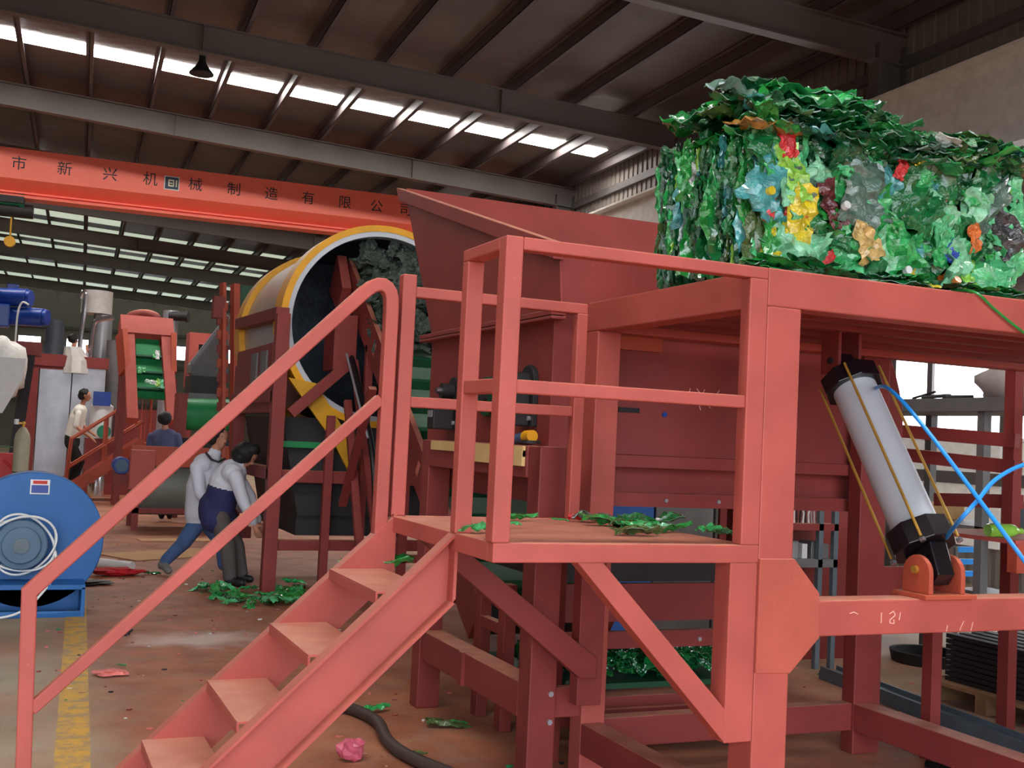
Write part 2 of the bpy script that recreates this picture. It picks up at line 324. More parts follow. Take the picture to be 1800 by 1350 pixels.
# end wall with a row of bright windows
mb = MB(True); x = -24
while x < 11:
    mb.box(x, 66, 0, x+.35, 66.04, 8.9); mb.box(x+.35, 66.02, 0, x+.5, 66.06, 8.9); x += .5
wb = mb.build('wall_back', M['wall_sheet']); tag(wb, 'grey corrugated end wall far down the hall', 'wall', kind='structure')
for z in (2.4, 4.6, 6.4): MB(True).box(-24, 65.9, z, 11, 66, z+.16).build('girt', M['column'], wb)
for x in (-11.5, -3.4, -1.0, .9, 2.6, 4.7, 7.4):
    o = MB(True).box(x, 65.93, 5.15, x+1.1, 65.99, 5.9).build('window_%d' % (k+1), M['window_glow']); k += 1
    tag(o, 'glowing window pane in the far end wall', 'window', 'end wall windows', 'structure')
    fr = MB(True)
    for a in ((x-.05, 5.1, x, 5.95), (x+1.1, 5.1, x+1.15, 5.95), (x-.05, 5.1, x+1.15, 5.15), (x-.05, 5.9, x+1.15, 5.95)): fr.box(a[0], 65.9, a[1], a[2], 65.99, a[3])
    fr.build('window_frame', M['column'], o)
wf = MB(True).box(-24, -5.1, 0, -9, -5, 9).box(6, -5.1, 0, 11, -5, 9).box(-9, -5.1, 5.6, 6, -5, 9).build('wall_front', M['wall_sheet']); tag(wf, 'grey sheet front wall with a wide open doorway behind the camera', 'wall', kind='structure')
wl = MB(True).box(-24.1, Y0, 0, -24, Y1, 8.1).build('wall_left', M['wall_sheet']); tag(wl, 'far grey sheet wall on the left side of the hall', 'wall', kind='structure')

# ------------------------------------------------------------------ overhead crane
cr = thing('overhead_crane', b2w(4, 27.5, 6.6), 'vermilion overhead crane girder with painted characters, spanning the hall under the roof', 'crane')
mb = MB(True); YC = 27.4
prof = [(0, 7.55), (0, 6.87), (.28, 6.64), (.28, 6.6), (.48, 6.6), (.48, 6.64), (.76, 6.87), (.76, 7.55)]
mb.prism([(-15, YC+y, z) for y, z in prof], (25.1, 0, 0)); mb.build('girder', M['crane_red'], cr)
MB(True).box(-15, YC+.13, 6.48, 10.2, YC+.63, 6.54).box(-15, YC+.36, 6.54, 10.2, YC+.40, 6.6).build('track_flange', M['crane_red'], cr)
MB(True).box(.55, YC-.006, 6.87, .575, YC+.001, 7.55).build('seam', M['crane_red'], cr)
MB(True).box(10.15, YC-1.4, 6.74, 10.4, YC+2.2, 7.1).cyl((10.2, YC-1.1, 6.8), (10.36, YC-1.1, 6.8), .12).cyl((10.2, YC+1.9, 6.8), (10.36, YC+1.9, 6.8), .12).build('end_carriage', M['crane_red'], cr)
txt = '市新兴机械制造有限公司'
xs = [-1.75, -.80, .17, 1.05, 2.06, 2.95, 3.83, 4.72, 5.62, 6.42, 7.16]
for ch, x in zip(txt, xs):
    cu = bpy.data.curves.new('character', 'FONT'); cu.body = ch; cu.size = .33; cu.extrude = .004; cu.align_x = 'CENTER'; cu.resolution_u = 3
    to = bpy.data.objects.new('character_tmp', cu); COL.objects.link(to); bpy.context.view_layer.update()
    me = bpy.data.meshes.new_from_object(to.evaluated_get(bpy.context.evaluated_depsgraph_get())); bpy.data.objects.remove(to)
    me.name = 'painted_character'; me.materials.clear(); me.materials.append(M['print_dark'])
    oo = bpy.data.objects.new('painted_character', me); COL.objects.link(oo); oo.parent = cr
    oo.location = b2w(x+.1, YC-.006, 7.10)-Vector(cr.location); oo.rotation_euler = (math.pi/2, 0, -BROT)
pl = MB(True).box(1.46, YC-.012, 7.02, 1.80, YC, 7.34).build('name_plate', M['white'], cr)
MB(True).box(1.48, YC-.016, 7.04, 1.78, YC-.01, 7.32).build('plate_field', mat('plate_navy', (30, 54, 80), .5), pl)
g = MB(True)
for a in ((1.55, 7.10, 1.58, 7.26), (1.55, 7.23, 1.66, 7.26), (1.55, 7.165, 1.65, 7.19), (1.55, 7.10, 1.66, 7.13), (1.72, 7.10, 1.745, 7.26), (1.66, 7.10, 1.68, 7.26)): g.box(a[0], YC-.02, a[1], a[2], YC-.014, a[3])
g.build('plate_mark', mat('plate_cream', (226, 216, 176), .6), pl)
# hoist trolley at the left end of the girder
hp = b2w(-1.9, YC+.38, 5.9)
hz = thing('electric_hoist', hp, 'green and dark electric hoist hanging under the left part of the crane girder', 'hoist')
MB(True).cyl((-2.3, YC+.38, 6.22), (-1.3, YC+.38, 6.22), .16).build('rope_drum', M['dark'], hz, smooth=True)
MB(True).cyl((-2.55, YC+.3, 6.42), (-1.6, YC+.3, 6.42), .13).cyl((-1.6, YC+.3, 6.42), (-1.5, YC+.3, 6.42), .16).build('hoist_motor', M['green_motor'], hz, smooth=True)
MB(True).box(-2.2, YC+.1, 6.35, -1.5, YC+.66, 6.5).build('trolley', M['dark'], hz)
MB(True).tube([(-1.75, YC+.38, 6.2), (-1.75, YC+.38, 5.55)], .02).cyl((-1.75, YC+.3, 5.5), (-1.75, YC+.46, 5.5), .12).build('hook_block', M['yellow_deep'], hz)
# high-bay lamp
lp = b2w(1.56, 19.95, 7.60)
lm = thing('high_bay_lamp', lp, 'dark conical high-bay lamp hanging from the rafter in front of the bright skylight strip', 'lamp')
MB().cyl(lp+Vector((0, 0, .46)), lp+Vector((0, 0, .33)), .02, n=8).bar(lp+Vector((0, .05, .46)), lp+Vector((0, -.50, .46)), .04, .04).build('hanger', M['rubber'], lm)
MB().lathe(lp, (0, 0, 1), [(0, .21), (.02, .21), (.15, .10), (.23, .065), (.34, .055)], 20).build('lamp_shade', M['rubber'], lm, smooth=True)

# ------------------------------------------------------------------ loading table
TB = thing('loading_table', (4, 4.2, 0), 'large red steel loading table carrying the bale of green bottles', 'table')
R = M['red']; RD = M['red_dark']
MB().box(2.547, 3.5, 0, 2.703, 3.65, 2.146).build('leg', R, TB, .006)
MB().box(2.547, 4.85, 0, 2.675, 4.97, 2.146).build('leg', R, TB, .006)
MB().box(4.22, 4.90, 0, 4.40, 5.0, 2.146).build('leg', RD, TB, .006)  # same table paint, shade at this rear leg put into the colour
MB().box(5.45, 3.5, 0, 5.6, 3.65, 2.146).build('leg', R, TB, .006)
MB().box(2.547, 3.5, 2.146, 5.6, 3.62, 2.29).build('front_beam', R, TB, .006)
MB().box(2.547, 3.62, 2.146, 2.66, 4.97, 2.29).build('side_beam', R, TB, .006)
MB().box(2.66, 4.86, 2.146, 5.6, 4.97, 2.29).build('rear_beam', R, TB, .006)
MB().box(2.66, 3.62, 2.268, 5.6, 4.86, 2.28).build('deck_plate', R, TB)
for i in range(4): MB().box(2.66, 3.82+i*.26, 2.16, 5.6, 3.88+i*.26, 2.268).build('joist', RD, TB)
MB().prism([(x, 3.488, z) for x, z in ((2.547, 1.204), (2.704, 1.204), (2.824, 1.075), (2.831, .908), (2.699, .779), (2.547, .785))], (0, .012, 0)).build('gusset_plate', M['red_rough'], TB, .003, label='rough textured gusset plate')
MB().box(2.703, 3.5, .91, 5.45, 3.62, 1.045).build('lower_beam', R, TB, .006)
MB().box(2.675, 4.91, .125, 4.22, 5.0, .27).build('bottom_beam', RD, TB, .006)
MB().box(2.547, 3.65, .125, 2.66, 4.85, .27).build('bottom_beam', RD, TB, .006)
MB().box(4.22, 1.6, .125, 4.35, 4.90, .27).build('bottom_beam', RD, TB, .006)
MB().prism([(4.40, 4.93, 1.0), (4.62, 4.93, 1.0), (4.62, 4.93, .93), (4.40, 4.93, .62)], (0, .02, 0)).build('gusset_plate', RD, TB)
# chalk figures on the lower beam
def chalk(par, segs, y, w=.004):
    g = MB()
    for a, b_ in segs: g.bar((a[0], y, a[1]), (b_[0], y, b_[1]), w, .0016, up=(0, 1, 0))
    return g.build('chalk_mark', mat('chalk', (232, 186, 168), .9) if 'chalk' not in M else M['chalk'], par)
chalk(TB, [((3.135, .955), (3.135, .995)), ((3.175, .99), (3.195, 1.0)), ((3.195, 1.0), (3.205, .985)), ((3.205, .985), (3.18, .968)), ((3.18, .968), (3.178, .955)), ((3.178, .955), (3.2, .952)), ((3.2, .952), (3.198, .968)), ((3.225, .965), (3.23, .995)), ((2.98, .995), (3.0, 1.0)), ((3.0, 1.0), (3.02, .992)), ((3.54, .918), (3.56, .955)), ((3.47, .915), (3.475, .94)), ((3.60, .915), (3.61, .95))], 3.4992, .003)

# ------------------------------------------------------------------ access platform
PF = thing('access_platform', (2.0, 4.08, 0), 'red steel access platform with square-tube guard rails beside the loading table', 'platform')
MB().box(1.53, 3.55, 1.236, 2.547, 4.62, 1.25).build('deck_plate', R, PF)
MB().box(1.48, 3.5, 1.187, 2.547, 3.55, 1.253).build('edge_beam', R, PF, .004)
MB().box(1.48, 3.55, 1.187, 1.53, 4.62, 1.253).build('edge_beam', R, PF, .004)
MB().box(1.48, 4.62, 1.187, 2.547, 4.67, 1.253).build('edge_beam', R, PF, .004)
def pbox(name, *a): return MB().box(*a).build(name, R, PF, .005)
pbox('rail_post', 1.475, 3.5, 1.253, 1.54, 3.565, 2.289); pbox('rail_post', 1.475, 3.85, 1.253, 1.54, 3.905, 2.245)
pbox('rail_post', 2.467, 3.5, 1.253, 2.547, 3.56, 2.245); pbox('rail_post', 1.478, 4.62, 1.253, 1.54, 4.68, 2.287); pbox('rail_post', 2.318, 4.62, 1.253, 2.372, 4.67, 2.19)
pbox('top_rail', 1.54, 3.5, 2.245, 2.547, 3.56, 2.289); pbox('mid_rail', 1.54, 3.505, 1.757, 2.467, 3.55, 1.804)
pbox('top_rail', 1.475, 3.565, 2.245, 1.54, 3.905, 2.289); pbox('mid_rail', 1.48, 3.565, 1.757, 1.535, 3.85, 1.806)
pbox('top_rail', 1.54, 4.625, 2.19, 2.372, 4.67, 2.237); pbox('mid_rail', 1.54, 4.63, 1.717, 2.318, 4.67, 1.763)
MB().box(2.425, 3.5, .535, 2.545, 3.60, 1.187).build('side_channel', R, PF, .004)
MB().prism([(x, 3.502, z) for x, z in ((1.80, 1.187), (1.90, 1.187), (2.425, .66), (2.46, .535), (2.43, .535))], (0, .07, 0)).build('diagonal_brace', R, PF, .003)
MB().prism([(x, 4.63, z) for x, z in ((1.58, 1.187), (1.72, 1.187), (2.50, .62), (2.50, .53), (2.42, .53))], (0, .06, 0)).build('diagonal_brace', RD, PF, .003)
MB().box(2.42, 4.66, .40, 2.546, 4.74, 1.187).build('side_channel', RD, PF, .004)
MB().cyl((2.50, 4.63, 1.09), (2.50, 4.70, 1.09), .05, n=16).build('pipe_stub', RD, PF)

# ------------------------------------------------------------------ stair up to the platform
ST = thing('steel_stair', (.8, 4.24, 0), 'red steel stair with a bent handrail leading up to the platform in front', 'stair')
SL = .9375
def stringer(y, side):
    top = lambda x: 1.262+(x-1.495)*SL
    xl = 1.495-(1.262)/SL+.27
    mb = MB()
    def chan(z0, z1, ya, yb):
        xb0 = max(1.495-(1.262+z0)/SL, .0)
        mb.prism([(1.495-(1.262+z0)/SL, ya, 0), (1.495-(1.262+z1)/SL, ya, 0), (1.495, ya, 1.262+z1), (1.495, ya, 1.262+z0)], (0, yb-ya, 0))
    chan(-.262, 0, y, y+.008*side)
    chan(-.262, -.248, y, y-.06*side); chan(-.014, 0, y, y-.06*side)
    mb.box(1.483, y, 1.0, 1.495, y-.06*side, 1.262)
    return mb.build('stringer', R, ST)
stringer(3.92, 1); stringer(4.60, -1)
for i in range(5):
    x, z = 1.215-.2325*i, 1.035-.2175*i
    MB().box(x, 3.928, z-.008, x+.235, 4.592, z).box(x, 3.928, z-.045, x+.008, 4.592, z-.008).box(x+.227, 3.928, z-.045, x+.235, 4.592, z-.008).build('tread', R, ST, .002)
MB().strip([(.115, 0), (.085, .945), (1.285, 2.165), (1.315, 2.195), (1.342, 2.217), (1.366, 2.228), (1.389, 2.228), (1.409, 2.217), (1.423, 2.197), (1.43, 2.17), (1.432, 2.12), (1.432, 1.02)], .056, 4.602, 4.66).build('handrail', R, ST, .006)
MB().strip([(.118, .51), (1.405, 1.745)], .046, 4.606, 4.65).build('mid_rail', R, ST, .004)

# ------------------------------------------------------------------ pneumatic cylinder, brackets and hoses
CY = thing('pneumatic_cylinder', (3.45, 3.57, 1.045), 'large grey pneumatic cylinder with black end caps and brass tie rods under the table', 'cylinder')
A = Vector((3.46, 3.565, 1.155)); B = Vector((3.46, 4.17, 2.03)); D = (B-A).normalized(); SX = Vector((1, 0, 0)); SN = SX.cross(D).normalized()
def cp(t, x=0, n=0): return A+D*t+SX*x+SN*n
L = (B-A).length
MB().cyl(cp(.17), cp(L-.13), .098, n=36).build('barrel', M['alu'], CY, smooth=True)
def cap(t0, t1, w):
    c = .075
    poly = [cp(t0, x, n_) for x, n_ in ((-w, -w+c), (-w+c, -w), (w-c, -w), (w, -w+c), (w, w-c), (w-c, w), (-w+c, w), (-w, w-c))]
    return MB().prism(poly, D*(t1-t0))
cap(.09, .19, .125).build('end_cap', M['black_gloss'], CY, .004); cap(L-.16, L-.08, .125).build('end_cap', M['black_gloss'], CY, .004)
for sx in (-1, 1):
    for sn in (-1, 1):
        rod = MB().cyl(cp(.10, sx*.098, sn*.098), cp(L-.09, sx*.098, sn*.098), .0062, n=8).build('tie_rod', M['brass'], CY)
        MB().cyl(cp(.075, sx*.098, sn*.098), cp(.09, sx*.098, sn*.098), .014, n=6).build('nut', M['chrome'], rod)
MB().prism([cp(-.05, -.045, -.05), cp(.09, -.045, -.08), cp(.09, -.045, .08), cp(-.05, -.045, .05), cp(-.07, -.045, 0)], SX*.09).build('rear_clevis', M['black_gloss'], CY, .006)
MB().cyl(cp(L-.09), cp(L-.03), .03, n=16).prism([cp(L-.03, -.04, -.035), cp(L+.02, -.04, -.035), cp(L+.02, -.04, .035), cp(L-.03, -.04, .035)], SX*.08).build('rod_clevis', M['black_gloss'], CY, .004)
MB().prism([cp(.46, .06, -.0985), cp(.58, .06, -.0985), cp(.58, .09, -.0985), cp(.46, .09, -.0985)], SN*-.002).build('rating_plate', M['galv'], CY)
MB().cyl(cp(.14, .125, -.05), cp(.14, .15, -.05), .014, n=8).build('port_fitting', M['chrome'], CY); MB().cyl(cp(L-.12, .125, -.05), cp(L-.12, .15, -.05), .014, n=8).build('port_fitting', M['chrome'], CY)
BK = thing('clevis_bracket', (3.46, 3.56, 1.045), 'orange-red clevis bracket with rounded lugs holding the lower end of the grey cylinder', 'bracket')
def lug(x):
    pts = [(3.49, 1.063)]+[(3.565-.075*math.cos(t), 1.14+.075*math.sin(t)) for t in [math.pi*i/10 for i in range(11)]]+[(3.64, 1.063)]
    return MB().prism([(x, y, z) for y, z in pts], (.022, 0, 0)).build('lug', M['red_orange'], BK, .003)
lug(3.365); lug(3.533)
MB().box(3.33, 3.47, 1.045, 3.60, 3.66, 1.063).build('base_plate', M['red_orange'], BK, .003)
MB().cyl((3.35, 3.565, 1.155), (3.57, 3.565, 1.155), .016, n=14).build('pin', M['brass'], BK)
BU = thing('hanging_bracket', (3.46, 4.17, 2.03), 'dark red bracket hanging from the table underside above the grey cylinder', 'bracket')
for x in (3.395, 3.51): MB().box(x, 4.12, 1.97, x+.016, 4.24, 2.27).build('lug', RD, BU)
MB().cyl((3.385, 4.17, 2.03), (3.535, 4.17, 2.03), .016, n=12).build('pin', M['dark'], BU)
def bez(pts, n=10):
    P = [Vector(p) for p in pts]; out = []
    for i in range(len(P)-1):
        p0, p1, p2, p3 = P[max(i-1, 0)], P[i], P[i+1], P[min(i+2, len(P)-1)]
        for k in range(n):
            t = k/n; out.append(.5*((2*p1)+(p2-p0)*t+(2*p0-5*p1+4*p2-p3)*t*t+(3*p1-p0-3*p2+p3)*t**3))
    return out+[P[-1]]
q0 = cp(L-.12, .15, -.05); q1 = cp(.14, .15, -.05)
o = MB().tube(bez([q0, at(1560, 682, 4.75), at(1620, 745, 4.55), at(1720, 877, 4.3), at(1800, 985, 4.2), at(1900, 1120, 4.3), Vector((4.6, 3.3, .35)), Vector((4.9, 3.3, .01))]), .0085).build('air_hose', M['hose_blue'], smooth=True); tag(o, 'blue air hose from the top cap of the cylinder running straight down right', 'hose')
o = MB().tube(bez([q1, at(1685, 917, 4.35), at(1718, 880, 4.33), at(1750, 843, 4.4), at(1800, 817, 4.5), at(1860, 812, 4.6), Vector((4.3, 3.7, 1.15)), Vector((4.5, 3.9, .4)), Vector((4.6, 4.1, .02))]), .0085).build('air_hose', M['hose_blue'], smooth=True); tag(o, 'blue air hose curving up and right from the lower cap of the cylinder', 'hose')

# ------------------------------------------------------------------ crushed bottle shapes
def pet_mesh(seed, nx=13, ny=8, amp=.125, th=.035, matn='emerald'):
    rnd = random.Random(seed); vs = []; L_ = 1.0
    neck = seed >= 5; wid = rnd.uniform(.40, .62); ph = [rnd.uniform(0, 7) for _ in range(6)]
    bend = rnd.uniform(-.35, .35)
    for side in (1, -1):
        for j in range(ny):
            for i in range(nx):
                t = i/(nx-1); s = j/(ny-1)*2-1
                w = wid*(1-.10*math.sin(3*t*math.pi+ph[0])**2)
                if neck and t > .68: w *= max(.26, 1-(t-.68)/.32*.95)
                if t < .08: w *= .86
                edge = 1+.10*math.sin(9*t+ph[1])+.06*math.sin(23*t+ph[2])
                x = (t-.5)*L_+.03*math.sin(6*s+ph[3]); y = s*w/2*edge+.08*bend*math.sin(math.pi*t)
                z = amp*(noise.noise(Vector((x*3.2+seed, y*4.5, seed*.37)))+.7*noise.noise(Vector((x*7+seed, y*9, 5)))+.4*(.5-abs(noise.noise(Vector((x*5+seed*3, y*7, 2))))*2))+bend*.3*(t-.5)**2
                tt = th*(1-abs(s)**3)*(1-.75*(abs(2*t-1))**4)+.006
                vs.append((x, y, z+side*tt*(1+.5*noise.noise(Vector((x*8, y*8, seed+9*side))))))
    N = nx*ny; fs = []
    for j in range(ny-1):
        for i in range(nx-1):
            a = j*nx+i; fs += [(a, a+1, a+nx+1, a+nx), (N+a, N+a+nx, N+a+nx+1, N+a+1)]
    for i in range(nx-1): fs += [(i, N+i, N+i+1, i+1), ((ny-1)*nx+i, (ny-1)*nx+i+1, N+(ny-1)*nx+i+1, N+(ny-1)*nx+i)]
    for j in range(ny-1): fs += [(j*nx, (j+1)*nx, N+(j+1)*nx, N+j*nx), (j*nx+nx-1, N+j*nx+nx-1, N+(j+1)*nx+nx-1, (j+1)*nx+nx-1)]
    return vs, fs
SHAPES = [pet_mesh(s) for s in range(10)]
PETM = {}
def pet_data(k, colr):
    if (k, colr) not in PETM:
        me = bpy.data.meshes.new('crushed_bottle'); vs, fs = SHAPES[k]; me.from_pydata(vs, [], fs); me.materials.append(PET[colr])
        bm = bmesh.new(); bm.from_mesh(me); bmesh.ops.recalc_face_normals(bm, faces=bm.faces); bm.to_mesh(me); bm.free()
        me.polygons.foreach_set('use_smooth', [True]*len(me.polygons)); me.set_sharp_from_angle(angle=math.radians(24))
        PETM[(k, colr)] = me
    return PETM[(k, colr)]
def frame_mat(xa, nrm):       # columns: long axis, across, normal
    n_ = Vector(nrm).normalized(); x = Vector(xa); x = (x-n_*x.dot(n_)).normalized(); y = n_.cross(x)
    return Matrix(((x.x, y.x, n_.x), (x.y, y.y, n_.y), (x.z, y.z, n_.z))).to_4x4()
def pick(rnd, table):
    r = rnd.random()*sum(table.values())
    for k, v in table.items():
        r -= v
        if r <= 0: return k
    return k
FRONT = dict(emerald=28, mint=18, pale=9, leaf=18, deep=10, forest=4, lime=3.5, teal=4, grey=5, yellow=1.5, red=1.2, maroon=1.5, brown=1.5, white=2, orange=.8, blue=.6, char=1.5, tan=1)
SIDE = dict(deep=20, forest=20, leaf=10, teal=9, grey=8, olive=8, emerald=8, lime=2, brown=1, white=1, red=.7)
TOP = dict(forest=24, deep=26, leaf=16, olive=5, emerald=5, grey=5, yellow=1.2, brown=1, white=.8, teal=2)

BL = thing('bottle_bale', (3.2, 4.0, 2.29), 'big compressed bale of crushed green plastic bottles standing on the red table', 'bale')
rb = random.Random(11)
mb = MB(); nx_, nz_ = 18, 10
def lump(p, s=.05): return p+Vector((noise.noise(p*6), noise.noise(p*6+Vector((9, 0, 0))), noise.noise(p*6+Vector((0, 9, 0)))))*s
core = MB(); x0, x1, y0, y1, z0, z1 = 2.63, 3.98, 3.73, 4.36, 2.29, 2.86
core.box(x0, y0, z0, x1, y1, z1)
core.prism([(2.66, 3.72, 2.84), (3.92, 3.72, 2.84), (3.90, 3.74, 2.91), (3.3, 3.76, 2.95), (2.70, 3.76, 2.95), (2.64, 3.74, 2.90)], (0, .6, 0))
me_c = core.build('packed_core', PET['forest'], BL)
NP = 0
def piece(par, pos, xa, nrm, size, thick, colr, k=None, wid=1):
    global NP
    k = rb.randrange(10) if k is None else k
    o = bpy.data.objects.new('crushed_bottle', pet_data(k, colr)); COL.objects.link(o)
    o.parent = par
    mw = Matrix.Translation(Vector(pos)-(wloc(par) if par else Vector())) @ frame_mat(xa, nrm) @ Matrix.Diagonal((size, size*wid, size*thick, 1))
    o.matrix_basis = mw; NP += 1
    return o
def rv(a): return Vector((rb.uniform(-a, a), rb.uniform(-a, a), rb.uniform(-a, a)))
fillers = []
def place(lst, big, *a, **k): (piece(BL, *a, **k) if big else fillers.append((a, k)))
# front face: broad flattened bottles lying in the face, every way round
slots = [(i, j) for i in range(15) for j in range(8)]; rb.shuffle(slots)
ACC = [(2.71, 2.83, .14, 'red'), (2.64, 2.57, .13, 'red'), (2.79, 2.54, .24, 'yellow'), (2.93, 2.60, .20, 'maroon'), (3.10, 2.49, .21, 'tan'), (3.07, 2.67, .28, 'grey'), (2.62, 2.68, .28, 'teal'), (2.74, 2.70, .24, 'lime'), (3.27, 2.79, .09, 'red'), (3.88, 2.60, .22, 'char'), (3.69, 2.55, .12, 'orange'), (2.93, 2.385, .08, 'red')]
for (x, z, s_, c) in ACC:
    place(0, True, (x, 3.73-.085-.03*math.sin(math.pi*(x-2.6)/1.4), z), Vector((rb.uniform(-.6, .6), 0, 1)), Vector((0, -1, 0))+rv(.2), s_, 1.1, c, wid=1.15)
for n_, (i, j) in enumerate(slots[:108]):
    x = 2.62+(i+rb.random())*.0915; z = 2.37+(j+rb.random())*.063
    bulge = .02+.035*math.sin(math.pi*(x-2.6)/1.4)*math.sin(math.pi*min(1, (z-2.28)/.6))
    c = pick(rb, FRONT)
    if z > 2.78 and rb.random() < .6: c = pick(rb, TOP)
    s_ = rb.uniform(.17, .30)
    if c in ('emerald', 'leaf') and rb.random() < .5*(x-2.6): c = rb.choice(['mint', 'pale', 'mint'])
    if c in ('red', 'orange', 'blue', 'white'): s_ *= .5
    if c in ('yellow', 'tan', 'brown', 'teal'): s_ *= .75
    place(0, True, (x, 3.735-bulge-.055*n_/108, z), Vector((rb.uniform(-1, 1), 0, rb.uniform(-1, 1))), Vector((0, -1, 0))+rv(.38), s_, rb.uniform(1, 1.7), c, wid=rb.uniform(.9, 1.3))
# left face: bottles packed on edge show as upright stripes
for i in range(75):
    y = 3.70+rb.random()*.66; z = 2.31+rb.random()*.50
    c = pick(rb, SIDE); s_ = rb.uniform(.16, .28); z = max(z, 2.295+s_*.52)
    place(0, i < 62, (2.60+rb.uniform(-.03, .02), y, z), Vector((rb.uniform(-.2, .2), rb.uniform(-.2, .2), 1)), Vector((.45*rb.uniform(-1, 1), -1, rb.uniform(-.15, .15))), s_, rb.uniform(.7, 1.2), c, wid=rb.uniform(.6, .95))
# top layers: flattened bottles lying flat and jutting out, sagging to the right
for i in range(190):
    lay = rb.random(); x = 2.54+rb.random()*1.40; f = (x-2.46)/1.46
    zt = 2.86+lay*(.17-.10*f)+.02*math.sin(x*7)
    over = .02+.05*rb.random()+.04*math.sin(lay*3.1)
    y = 3.70-over if i < 120 else 3.7+rb.random()*.6
    c = pick(rb, TOP)
    place(0, i < 100, (x, y, zt), Vector((rb.uniform(-1, 1), rb.uniform(-.7, .7), rb.uniform(-.16, .16)-.07)), Vector((rb.uniform(-.22, .22), rb.uniform(-.30, .12), 1)), rb.uniform(.17, .32), rb.uniform(.6, 1.1), c, k=rb.randrange(6), wid=rb.uniform(.7, 1.1))
# heap on the very top left
for i in range(46):
    x = 2.53+rb.random()*.62; f = (x-2.53)/.62
    y = 3.66+rb.random()*.5
    zt = 3.0+rb.random()*.07+.045*math.sin(f*3.1)-.03*(1-f)
    if rb.random() < .4: zt = 2.96+rb.random()*.06
    place(0, i < 18, (x, y, zt), Vector((1, rb.uniform(-.4, .4), .12)), Vector((-.12+rb.uniform(-.2, .2), rb.uniform(-.2, .1), 1)), rb.uniform(.2, .34), rb.uniform(.6, 1.1), pick(rb, TOP), k=rb.randrange(6), wid=rb.uniform(.6, 1.0))
# foot of the bale: loose flattened bottles on the deck
for i in range(70):
    x = 2.56+rb.random()*1.45; y = 3.57+rb.random()*.16
    place(0, False, (x, y, 2.305+rb.random()*.035), Vector((rb.uniform(-1, 1), rb.uniform(-.3, .3), 0)), Vector((rb.uniform(-.2, .2), rb.uniform(-.3, .2), 1)), rb.uniform(.12, .24), .5, pick(rb, TOP), wid=.8)
for i in range(150):          # flakes that fill between the big ones
    x = 2.60+rb.random()*1.38; z = 2.31+rb.random()*.52
    fillers.append((((x, 3.725-rb.random()*.035, z), rv(1), Vector((0, -1, 0))+rv(.6), rb.uniform(.06, .13), 1.2, pick(rb, FRONT)), {}))
for i in range(120):
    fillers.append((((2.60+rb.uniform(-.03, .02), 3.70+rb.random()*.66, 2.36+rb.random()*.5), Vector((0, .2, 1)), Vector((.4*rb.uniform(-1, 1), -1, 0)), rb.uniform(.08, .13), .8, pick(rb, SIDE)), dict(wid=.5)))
for i in range(40):           # right end, out of the frame
    fillers.append((((3.99, 3.72+rb.random()*.6, 2.31+rb.random()*.55), Vector((0, .3, 1)), Vector((1, 0, 0))+rv(.4), rb.uniform(.14, .24), 1, pick(rb, SIDE)), {}))
cols = list(PET); fm = MB(); fm.cur = 1; fm.mi = []
for a, k in fillers:
    pos, xa, nrm, size, thick, c = a
    mw = Matrix.Translation(Vector(pos)) @ frame_mat(xa, nrm) @ Matrix.Diagonal((size, size*k.get('wid', 1), size*thick, 1))
    vs, fs = SHAPES[rb.randrange(10)]; fm.cur = cols.index(c); n0 = len(fm.v)
    fm.v += [mw @ Vector(p) for p in vs]; fm.f += [tuple(q+n0 for q in f_) for f_ in fs]; fm.mi += [fm.cur]*len(fs)
fm.cur = 1
o = fm.build('packed_scraps', [PET[c] for c in cols], BL, smooth=True); o['kind'] = 'stuff'
# bottle caps
for (x, y, z, c, nrm) in ((2.57, 3.60, 2.985, 'leaf', (-1, -.4, .3)), (3.05, 3.64, 3.01, 'yellow', (.2, -1, .5)), (2.72, 3.66, 3.03, 'yellow', (.2, -.5, 1)), (3.60, 3.64, 2.925, 'leaf', (.3, -1, .2)), (3.33, 3.64, 2.375, 'white', (0, -1, .1)), (2.97, 3.60, 2.59, 'white', (0, -1, .3)), (2.62, 3.62, 2.61, 'yellow', (0, -1, 0)), (3.56, 3.6, 2.345, 'orange', (0, -1, .6))):
    n_ = Vector(nrm).normalized(); p = Vector((x, y, z)); MB().cyl(p, p+n_*.022, .017, n=12).build('bottle_cap', PET[c], BL)
o = MB().tube(bez([(3.52, 3.62, 2.31), (3.56, 3.495, 2.295), (3.66, 3.485, 2.235), (3.78, 3.48, 2.17), (3.90, 3.48, 2.12), (4.05, 3.49, 2.10)]), .006).build('strap', PET['leaf'], BL); o['label'] = 'loose green plastic strap hanging over the table edge'

# ------------------------------------------------------------------ bale breaker behind the table: body, hopper, frame
BB = thing('bale_breaker', (3.5, 6.0, 0), 'red steel bale breaker with sloping feed hopper behind the platform', 'machine')
XL = 2.4
